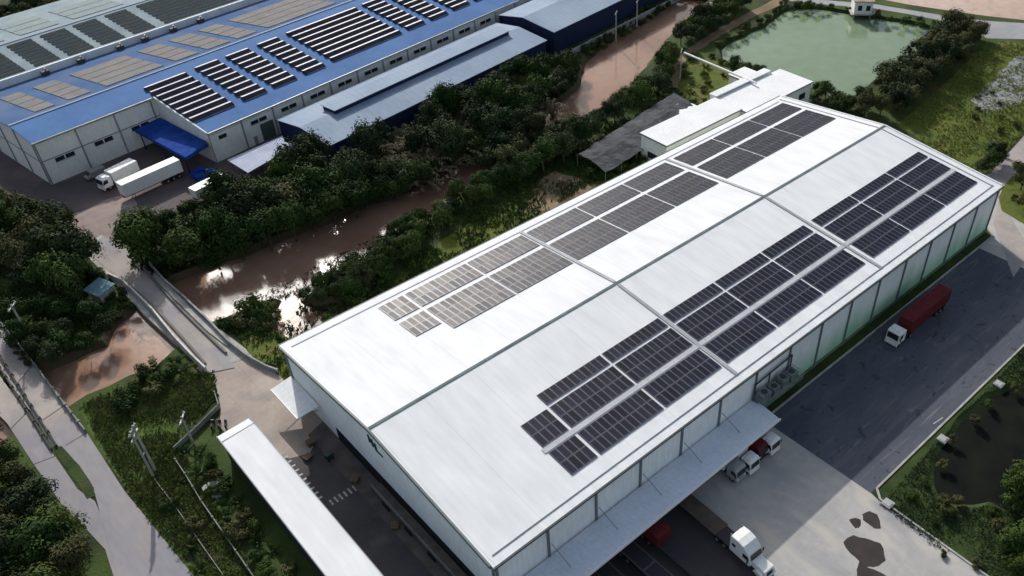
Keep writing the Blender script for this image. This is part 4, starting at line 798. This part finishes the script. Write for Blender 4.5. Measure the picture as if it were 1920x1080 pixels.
# trucks in factory yard
a, b = G(205, 352), G(248, 330); t = empty('box_truck', ((a.x+b.x)/2, (a.y+b.y)/2, .02), math.atan2(a.y-b.y, a.x-b.x), 'white box truck parked in front of the factory wall', 'truck')
flatcab(t, 2.2, whiteP); body(t, -4.3, 1.9, 1.1, 3.4, whiteP); chassis(t, -4.3, 3.5); wheels(t, (-2.9, 3.1), 1.0)
a, b = G(247, 376), G(341, 333); d = (a-b).normalized(); c_ = (a+b)/2+Vector((-d.y, d.x, 0))*(-1.2)
t = empty('semi_trailer', (c_.x, c_.y, .02), math.atan2(d.y, d.x), 'long white box trailer parked alone in the factory yard', 'trailer')
body(t, -6.6, 6.6, 1.2, 4.0, whiteP); chassis(t, -6.6, 6.6); wheels(t, (-5.4, -4.1, -2.8), 1.05); MB().tube((4.5, .8, 0), (4.5, .8, 1), .08, n=6).build('landing_leg', steelM, t); MB().tube((4.5, -.8, 0), (4.5, -.8, 1), .08, n=6).build('landing_leg', steelM, t)
a, b = G(372, 378), G(424, 352); d = (a-b).normalized(); t = empty('semi_trailer', ((a.x+b.x)/2, (a.y+b.y)/2, .02), math.atan2(d.y, d.x), 'white box trailer half hidden behind the dark trees', 'trailer')
body(t, -3.9, 3.9, 1.2, 3.2, whiteP); chassis(t, -3.9, 3.9); wheels(t, (-3, -1.7), 1.05)
t = empty('small_van', uv(-19.5, 15.5, .02), UA+pi, 'small dark and white van against the factory wall behind the box truck', 'van')
prof([(-2.2, .4), (2.1, .4), (2.2, .9), (1.6, 1.1), (1.1, 1.85), (-2.1, 1.9)], -.85, .85).build('body', mat('van_grey', (.30, .29, .29), .4), t, .08); wheels(t, (-1.4, 1.4), .8, .33, .2); MB().add([(1.66, -.7, 1.12), (1.66, .7, 1.12), (1.18, .7, 1.8), (1.18, -.7, 1.8)], [(0, 1, 2, 3)]).build('windscreen', glassW, t)
# motorbikes / bins by apron corner
g = G(400, 800)
for i, (dx, dy) in enumerate(((0, 0), (.8, -.6), (1.5, -1.3))):
    t = empty('motorbike', (g.x+dx, g.y+dy, .02), .9+i*.1, f'dark parked motorbike at the corner of the boundary wall, {ordn[i]} from the bridge', 'motorbike', 'motorbikes at the wall corner')
    MB().tube((-.6, -.05, .3), (-.6, .05, .3), .3, n=14).build('wheel', tyreM, t); MB().tube((.65, -.05, .3), (.65, .05, .3), .3, n=14).build('wheel', tyreM, t)
    prof([(-.7, .5), (.3, .45), (.55, .95), (.35, .95), (.05, .7), (-.7, .8)], -.14, .14).build('body', chasM, t, .04); MB().tube((.45, -.32, 1.05), (.45, .32, 1.05), .03, n=6).build('handlebar', steelM, t)
g = G(412, 915); t = empty('rubble_heap', g, 0, 'small pale heap of rubble in the weeds beside the white shelter', 'rubble')
for k in range(14):
    s = random.uniform(.25, .7); MB().box(-s, s, -s*.7, s*.7, 0, s*.6, M=Matrix.Translation((random.uniform(-1.6, 1.6), random.uniform(-1.6, 1.6), 0))@Matrix.Rotation(random.random()*3, 4, 'Z')).build('chunk', concK, t)
# ------------------------------------------------------------------ vegetation
def crown(R_, Hh, z0_, nclump, nleaf, ls, rnd, flat=1.0, spread=.34):
    mb = MB(); C_ = []
    for k in range(nclump):
        a = rnd.random()*2*pi; u = rnd.uniform(-.45, 1); rr = math.sqrt(max(0, 1-u*u*.8))*rnd.uniform(.35, .95)
        C_.append((Vector((cos(a)*rr*R_, sin(a)*rr*R_, z0_+Hh*.5*(1+u*.85))), rnd.uniform(.55, 1.5)))
    vs = mb.v; fs = mb.f
    for c, s in C_:
        for _ in range(int(nleaf*s)):
            d = Vector((rnd.gauss(0, 1), rnd.gauss(0, 1), rnd.gauss(0, .75)))
            if d.length < .01: continue
            rad = R_*spread*s*min(1.25, abs(rnd.gauss(.85, .22)))
            p = c+d.normalized()*rad*Vector((1, 1, .8)).length/1.6
            n = (d.normalized()+Vector((rnd.uniform(-.35, .35), rnd.uniform(-.35, .35), rnd.uniform(0, .6)))).normalized()
            q = n.orthogonal().normalized(); q.rotate(Matrix.Rotation(rnd.random()*6.28, 3, n)); w2 = n.cross(q); l = ls*rnd.uniform(.6, 1.4)
            b = len(vs); vs += [tuple(p-q*l*.5), tuple(p+w2*l*.28), tuple(p+q*l*.6), tuple(p-w2*l*.28)]; fs.append((b, b+1, b+2, b+3))
    mb.mi = [0]*len(fs); return mb, C_
def make_tree(name, R_, Hh, z0_, leaf, ncl, nl, ls, seed, spread=.34):
    rnd = random.Random(seed); t = bpy.data.objects.new(name, None)
    mb, C_ = crown(R_, Hh, z0_, ncl, nl, ls, rnd, spread=spread); me = mb.mesh('crown', leaf)
    c = bpy.data.objects.new('crown', me); c.parent = t
    tb = MB(); top = z0_+Hh*.35; tb.tube((0, 0, -.4), (.1, .05, top), .05*R_+.05, .03*R_+.03, 7)
    for p, s in C_[:8]: tb.tube((.05, .02, top*.6), tuple(Vector((0, 0, top*.6)).lerp(p, .85)), .03*R_, .012*R_, 5)
    k = bpy.data.objects.new('trunk', tb.mesh('trunk', barkM)); k.parent = t
    return t
def make_fronds(name, n, Lf, leaf, seed, up=.9, wd=.5):
    rnd = random.Random(seed); t = bpy.data.objects.new(name, None); mb = MB()
    for k in range(n):
        a = rnd.random()*2*pi; L_ = Lf*rnd.uniform(.6, 1.1); tilt = rnd.uniform(.25, up); base = Vector((cos(a)*rnd.random()*.5, sin(a)*rnd.random()*.5, 0)); d = Vector((cos(a), sin(a), 0)); sd_ = Vector((-sin(a), cos(a), 0)); pts = []
        for i in range(6):
            s = i/5; pts.append(base+d*(L_*tilt*s+L_*.12*s*s)+Vector((0, 0, L_*(1.0*s-.62*s*s*(.5+tilt)))))
        for i in range(5):
            for q in (-1, 1):   # leaflets both sides of the rib, with gaps
                for m_ in range(2):
                    p0 = pts[i].lerp(pts[i+1], m_*.5); p1 = pts[i].lerp(pts[i+1], m_*.5+.34); w2 = wd*(1-abs(i/5-.4))*rnd.uniform(.7, 1.2)
                    mb.add([p0, p1, p1+sd_*q*w2+Vector((0, 0, -.15))+d*.2, p0+sd_*q*w2*.9+Vector((0, 0, -.18))+d*.25], [(0, 1, 2, 3)])
    c = bpy.data.objects.new('fronds', mb.mesh('fronds', leaf)); c.parent = t
    k = bpy.data.objects.new('stem', MB().tube((0, 0, -.3), (0, 0, .6), .25, .15, 7).mesh('stem', barkM)); k.parent = t
    return t
KIN = {}
for i in range(4): KIN['dark%d' % i] = make_tree('tree', 3.2, 4.6, 1.6, leafA, 24, 165, .42, 100+i)
for i in range(3): KIN['mid%d' % i] = make_tree('tree', 3.0, 4.4, 1.5, leafB, 22, 160, .40, 200+i)
for i in range(2): KIN['dusk%d' % i] = make_tree('tree', 3.0, 4.6, 1.4, leafE, 22, 160, .40, 230+i)
for i in range(2): KIN['olive%d' % i] = make_tree('tree', 2.6, 4.2, 1.2, leafC, 20, 150, .38, 300+i, .36)
for i in range(3): KIN['shrub%d' % i] = make_tree('shrub', 1.5, 1.7, .1, [leafB, leafA, leafC][i], 10, 90, .32, 400+i, .42)
for i in range(2): KIN['palm%d' % i] = make_fronds('nipa_palm', 26, 5.2, leafD if i == 0 else leafC, 500+i, .8, .55)
KIN['banana0'] = make_fronds('banana_plant', 9, 2.6, leafB, 600, .7, .5)
used = {}
def plant(kind, x, y, s, label, cat, grp, z=0, sz=None):
    src = KIN[kind]; t = src.copy(); col.objects.link(t); t.location = (x, y, z); t.rotation_euler = (0, 0, random.random()*6.28); t.scale = (s*random.uniform(.88, 1.15), s*random.uniform(.88, 1.15), (sz or s)*random.uniform(.8, 1.25))
    tag(t, label, cat, grp)
    for ch in src.children:
        c = ch.copy(); col.objects.link(c); c.parent = t
    return t
def scatter(P, dist, jitter, rnd, avoid=()):
    xs = [p[0] for p in P]; ys = [p[1] for p in P]; pts = []; area = (max(xs)-min(xs))*(max(ys)-min(ys)); tries = int(area/dist**2*14)
    cell = {}
    for _ in range(tries):
        x = rnd.uniform(min(xs), max(xs)); y = rnd.uniform(min(ys), max(ys))
        if not inpoly(x, y, P): continue
        if any(inpoly(x, y, A) for A in avoid): continue
        i, j = int(x//dist), int(y//dist); ok = True
        for a in (-1, 0, 1):
            for b in (-1, 0, 1):
                for q in cell.get((i+a, j+b), ()):
                    if (q[0]-x)**2+(q[1]-y)**2 < dist*dist: ok = False
        if ok: cell.setdefault((i, j), []).append((x, y)); pts.append((x, y))
    return pts
rnd = random.Random(11)
def wood(px, dist, kinds, s0, s1, label, cat, grp, z=0, avoid=(), world=None):
    P = world or pxpoly(px)
    for x, y in scatter(P, dist, 0, rnd, avoid): plant(rnd.choice(kinds), x, y, rnd.uniform(s0, s1), label, cat, grp, z, None)
DK = ['dark0', 'dark1', 'dark2', 'dark3', 'dusk1', 'dusk0', 'mid0', 'mid1', 'olive1']
wood([(262, 505), (258, 482), (300, 452), (380, 415), (470, 378), (540, 350), (640, 345), (700, 372), (620, 412), (500, 458), (400, 495), (330, 520)], 4.3, DK, .85, 1.45, 'dense dark green tree in the thick belt between factory yard and canal', 'tree', 'dark trees between the factory yard and the canal')
wood([(640, 345), (560, 345), (640, 300), (760, 262), (900, 222), (1010, 208), (1040, 222), (1000, 235), (900, 290), (800, 345), (700, 375)], 3.4, ['palm0', 'palm0', 'palm1', 'palm0', 'dusk1'], 1.05, 1.5, 'brownish nipa palm or bush in the swampy belt below the long shed', 'palm', 'palms and bushes below the long shed')
wood([(820, 235), (900, 190), (960, 165), (1040, 130), (1085, 122), (1075, 150), (1058, 178), (1000, 215), (930, 225)], 4.6, ['dark0', 'dark1', 'mid1', 'dusk0', 'dusk1'], .85, 1.25, 'tall dark tree at the end of the long shed by the pale canal bend', 'tree', 'tall trees at the canal bend')
wood([(1115, 105), (1150, 82), (1215, 40), (1285, -5), (1275, -8), (1200, 25), (1130, 75), (1090, 100)], 2.6, ['shrub0', 'shrub1'], .6, 1.0, 'low green bush along the wall on the factory side of the canal', 'bush', 'bushes along the canal wall')
wood([(400, 612), (440, 594), (490, 578), (525, 570), (520, 582), (508, 604), (490, 622)], 1.9, ['shrub0', 'shrub1', 'shrub1', 'shrub2'], .8, 1.5, 'low dark shrub on the canal bank near the left warehouse corner', 'shrub', 'shrubs on the bank by the warehouse corner', z=-.6)
wood([(572, 566), (600, 545), (650, 516), (692, 486), (748, 455), (750, 485), (702, 530), (645, 558), (600, 574)], 2.2, ['dark1', 'dusk1', 'dark3'], .5, .72, 'dark bush on the narrow spit between the two white gleaming water patches', 'bush', 'bushes on the spit in the water', z=-.6)
wood([(620, 560), (680, 540), (715, 520), (715, 545), (650, 590), (600, 600)], 2.6, ['shrub1', 'shrub0'], .7, 1.2, 'bush standing in the gleaming shallows near the warehouse wall', 'bush', 'bushes in the shallows', z=-1.1)
wood([(745, 445), (800, 408), (870, 370), (930, 342), (985, 308), (1005, 320), (960, 345), (900, 385), (830, 430), (770, 480), (720, 520), (705, 510)], 2.7, ['dark1', 'dusk1', 'mid2', 'dusk0', 'dark3', 'mid0'], .5, .78, 'dark bushy tree on the bank between the canal and the left warehouse wall', 'tree', 'bushy trees between canal and warehouse', z=-.2)
wood([(900, 300), (1000, 245), (1022, 262), (1000, 300), (930, 335), (905, 330)], 4.2, ['olive0', 'dusk1', 'palm0', 'dusk0'], .5, .8, 'dusty swamp bush growing in the overgrown canal bend', 'bush', 'swamp bushes in the overgrown canal', z=-1.2)
wood([(405, 495), (500, 457), (600, 417), (700, 376), (800, 335), (900, 275), (1000, 215), (1006, 224), (905, 285), (805, 344), (705, 386), (605, 427), (505, 467), (408, 506)], 3.0, ['dark1', 'dark3', 'dark2'], .7, 1.1, 'dark tree overhanging the brown water on the factory side bank', 'tree', 'overhanging trees on the factory side bank', z=-.6)
wood([(950, 330), (930, 290), (1000, 255), (1050, 262), (1085, 285), (1060, 320), (1000, 335)], 3.4, ['dusk0', 'dusk1', 'dark0', 'olive0'], .7, 1.05, 'dusty green tree between the dirt mound and the canal bend', 'tree', 'trees by the dirt mound')
wood([(1085, 268), (1155, 212), (1188, 180), (1228, 162), (1245, 172), (1212, 192), (1140, 240), (1090, 276)], 3.8, ['mid0', 'dark0', 'mid1', 'dusk1'], .75, 1.1, 'large leafy tree on the inner bank beside the shade net shed', 'tree', 'leafy trees beside the net shed')
wood([(1120, 335), (1150, 318), (1230, 270), (1320, 222), (1330, 235), (1255, 290), (1160, 345)], 2.0, ['shrub1', 'shrub1', 'shrub0'], .6, 1.0, 'dark shrub between the net shed and the warehouse wall', 'shrub', 'shrubs behind the net shed', avoid=[[(90.5, 56), (116, 56), (116, 68), (90.5, 68)]])
wood([(1228, 142), (1248, 102), (1262, 102), (1262, 150), (1240, 162)], 2.8, ['mid1', 'mid2', 'dark2'], .6, .85, 'green tree on the canal bank beside the dirt path', 'tree', 'trees beside the dirt path')
wood([(1272, 88), (1298, 58), (1342, 28), (1378, 6), (1398, 12), (1378, 32), (1330, 62), (1290, 90)], 3.4, ['mid0', 'dusk0', 'dark1'], .7, 1.0, 'green tree between the canal and the dirt path, top of the photo', 'tree', 'trees at the top of the canal')
wood([(1280, 110), (1340, 105), (1430, 150), (1390, 165), (1340, 185), (1290, 205), (1268, 190)], 3.8, ['shrub0', 'shrub2', 'banana0'], .6, 1.0, 'small garden shrub on the bright grass between path and pond', 'shrub', 'garden shrubs by the pond')
wood([(1365, 132), (1400, 140), (1440, 152), (1435, 160), (1390, 148)], 2.6, ['mid2', 'dark1'], .5, .7, 'small round tree on the near pond bank behind the annex', 'tree', 'small trees on the near pond bank')
wood([(1535, 180), (1590, 200), (1615, 215), (1600, 225), (1560, 210), (1525, 190)], 2.4, ['mid1', 'dark3', 'shrub0'], .55, .9, 'green bush on the pond bank at the far warehouse corner', 'bush', 'bushes on the pond bank by the warehouse')
wood([(1600, 215), (1640, 178), (1690, 140), (1740, 105), (1775, 72), (1800, 60), (1842, 75), (1820, 105), (1770, 150), (1720, 190), (1665, 228), (1625, 228)], 3.7, ['olive0', 'olive1', 'dusk0', 'olive0', 'dusk1'], .85, 1.2, 'olive brown tree in the thick row along the right side of the pond', 'tree', 'tree row along the right side of the pond')
wood([(1470, 8), (1560, 12), (1590, 18), (1650, 28), (1780, 50), (1770, 62), (1650, 40), (1560, 22), (1470, 22), (1350, 88), (1330, 95), (1400, 55)], 3.6, ['shrub0', 'shrub2'], .6, 1.0, 'small shrub on the grassy far bank of the pond', 'shrub', 'shrubs on the far pond bank')
wood([(-40, 400), (0, 395), (50, 425), (95, 452), (130, 470), (165, 520), (180, 540), (120, 560), (60, 540), (0, 500), (-30, 480)], 3.9, DK, .8, 1.3, 'dark tree in the clump at the left edge, beside the bridge approach', 'tree', 'dark trees left of the bridge approach')
wood([(130, 540), (215, 585), (228, 610), (190, 650), (110, 690), (50, 660), (20, 620), (80, 600)], 3.1, ['dark3', 'dark0', 'shrub1', 'dusk0'], .55, .85, 'low dark tree on the canal bank between the two roads', 'tree', 'low trees between the bridge and the left road', avoid=[pxpoly([(165, 535), (225, 535), (225, 580), (165, 580)])])
wood([(150, 490), (190, 510), (235, 560), (250, 590), (215, 575), (170, 530)], 2.0, ['shrub1', 'shrub2'], .5, .8, 'small scrubby bush at the foot of the bridge approach', 'bush', 'bushes at the foot of the bridge')
wood([(-40, 800), (-20, 820), (-10, 850), (40, 905), (95, 960), (140, 1010), (170, 1060), (178, 1120), (170, 1160), (-40, 1160)], 2.9, ['olive0', 'olive1', 'dark1', 'dusk0', 'mid2', 'olive1'], .7, 1.05, 'mixed olive and green tree in the wood left of the near road', 'tree', 'trees in the wood left of the near road')
wood([(215, 745), (260, 705), (330, 680), (350, 700), (260, 760), (230, 790)], 2.2, ['shrub2', 'shrub1', 'banana0', 'shrub1'], .7, 1.3, 'dry dark shrub on the canal edge below the bridge', 'shrub', 'shrubs on the canal edge below the bridge')
wood([(300, 850), (330, 880), (400, 1000), (450, 1100), (400, 1120), (350, 1030), (300, 960)], 3.2, ['shrub2', 'banana0', 'shrub1', 'banana0'], .5, .85, 'straggly weed bush in the strip between road and boundary wall', 'bush', 'weeds between road and boundary wall')
wood([(345, 850), (400, 810), (420, 850), (500, 950), (590, 1090), (520, 1110), (430, 990), (370, 900)], 2.1, ['shrub1', 'shrub2', 'banana0', 'banana0', 'shrub0'], .6, 1.0, 'weedy bush or banana plant along the dark back of the white shelter', 'bush', 'bushes behind the white shelter', avoid=[[(-16.2, 60), (-5, 60), (-5, -30), (-16.2, -30)]])
wood([(1650, 950), (1720, 880), (1800, 790), (1900, 690), (1930, 690), (1930, 740), (1850, 770), (1770, 860), (1760, 950), (1850, 1080), (1790, 1060)], 3.6, ['shrub2', 'shrub0', 'shrub1'], .35, .7, 'small shrub in the grass strip beside the right yard kerb', 'shrub', 'shrubs in the strip beside the right yard')
wood([(1850, 960), (1890, 900), (1960, 860), (2050, 900), (2050, 1100), (1900, 1080)], 2.2, ['shrub0', 'mid2', 'shrub2', 'shrub0'], .5, .95, 'leafy bush on the far side of the dark swamp pool', 'bush', 'bushes beyond the swamp pool')
wood([(1770, 925), (1800, 945), (1790, 975), (1760, 960)], 1.6, ['shrub2'], .5, .7, 'reddish shrub at the near tip of the dark swamp pool', 'shrub', 'shrubs at the tip of the swamp pool')
wood([(1835, 322), (1870, 285), (1890, 290), (1862, 322), (1845, 330)], 2.2, ['dark1', 'dusk0', 'shrub1'], .45, .7, 'small dark tree beside the road at the far warehouse corner', 'tree', 'small trees by the far corner road')
wood([(1895, 360), (1905, 335), (1940, 325), (1950, 400), (1915, 405)], 2.4, ['shrub0', 'olive0'], .5, .8, 'round bush on the grass island beyond the warehouse', 'bush', 'bushes on the grass island')
wood([(1870, 255), (1800, 200), (1850, 165), (1880, 195), (1910, 240)], 4.5, ['shrub2', 'shrub0'], .4, .7, 'scattered shrub beside the grey rubble patch', 'shrub', 'shrubs beside the rubble patch')
wood([(-20, -12), (60, 0), (110, 22), (60, 30), (-10, 10)], 4, ['dark0', 'olive0'], .9, 1.2, 'brownish tree in the gap behind the rear hall, top left', 'tree', 'trees behind the rear hall', world=[uv2(-14, 107.5), uv2(28, 107.5), uv2(28, 124), uv2(-14, 124)])
# low ground vegetation, uncountable
def tufts(px, n, s0, s1, M, avoid=(), z=0, world=None):
    P = world or pxpoly(px); xs = [p[0] for p in P]; ys = [p[1] for p in P]; mb = MB(); k = 0; tr = 0
    while k < n and tr < n*20:
        tr += 1; x = rnd.uniform(min(xs), max(xs)); y = rnd.uniform(min(ys), max(ys))
        if not inpoly(x, y, P) or any(inpoly(x, y, A) for A in avoid): continue
        if noise.noise(Vector((x*.16, y*.16, 2))) < rnd.uniform(-.5, .25): continue
        k += 1
        for _ in range(3):
            a = rnd.random()*6.28; l = rnd.uniform(s0, s1); w2 = l*.35; d = Vector((cos(a), sin(a), 0)); q = Vector((-sin(a), cos(a), 0)); b = Vector((x+rnd.uniform(-.2, .2), y+rnd.uniform(-.2, .2), z))
            mb.add([b-q*w2*.4, b+q*w2*.4, b+q*w2*.3+d*l*.6+Vector((0, 0, l*.7)), b-q*w2*.3+d*l*.7+Vector((0, 0, l*.55))], [(0, 1, 2, 3)])
    return mb
AV = [hc, hp, hs_]
def stuff(name, mb, M): tag(mb.build(name, M), kind='stuff')
stuff('lawn_grass', tufts([(150, 760), (300, 700), (400, 700), (408, 745), (330, 830), (480, 1080), (600, 1100), (440, 1150), (363, 1080), (240, 915)], 9000, .2, .5, leafG, AV), leafG)
stuff('dry_weeds', tufts([(150, 760), (300, 700), (400, 700), (408, 745), (330, 830), (480, 1080), (600, 1100), (440, 1150), (363, 1080), (240, 915)], 3000, .3, .7, leafC, AV), leafC)
stuff('verge_grass', tufts([(1650, 945), (1920, 655), (2000, 700), (2050, 1150), (1850, 1100)], 7000, .15, .42, leafE, AV), leafE)
stuff('floating_weeds', tufts([(440, 588), (560, 540), (640, 505), (745, 440), (720, 425), (620, 475), (500, 540), (420, 590)], 420, .2, .6, leafE, (), z=-1.19), leafE)
stuff('shallow_reeds', tufts([(520, 600), (560, 565), (640, 560), (700, 530), (700, 570), (640, 610), (560, 635)], 500, .3, .9, leafA, (), z=-1.2), leafA)
stuff('field_grass', tufts([(1680, 235), (1735, 190), (1800, 130), (1850, 78), (1935, 80), (1990, 180), (1868, 305), (1850, 325), (1812, 318)], 6000, .25, .6, leafG, AV), leafG)
stuff('bank_undergrowth', tufts([(400, 590), (640, 480), (860, 370), (1000, 240), (1150, 190), (1260, 160), (1330, 220), (1100, 350), (900, 470), (560, 740)], 9000, .3, .8, leafA, [hc, [(90, 50), (140, 50), (140, 68), (90, 68)]]), leafA)
stuff('belt_undergrowth', tufts([(240, 500), (260, 460), (560, 340), (900, 215), (1100, 110), (1090, 170), (900, 285), (600, 425), (330, 530)], 8000, .3, .8, leafA, [hc]), leafA)
stuff('left_undergrowth', tufts([(0, 400), (130, 460), (250, 590), (60, 700), (-60, 560)], 4000, .3, .8, leafA, [hc]), leafA)
print('objects', len(bpy.data.objects))
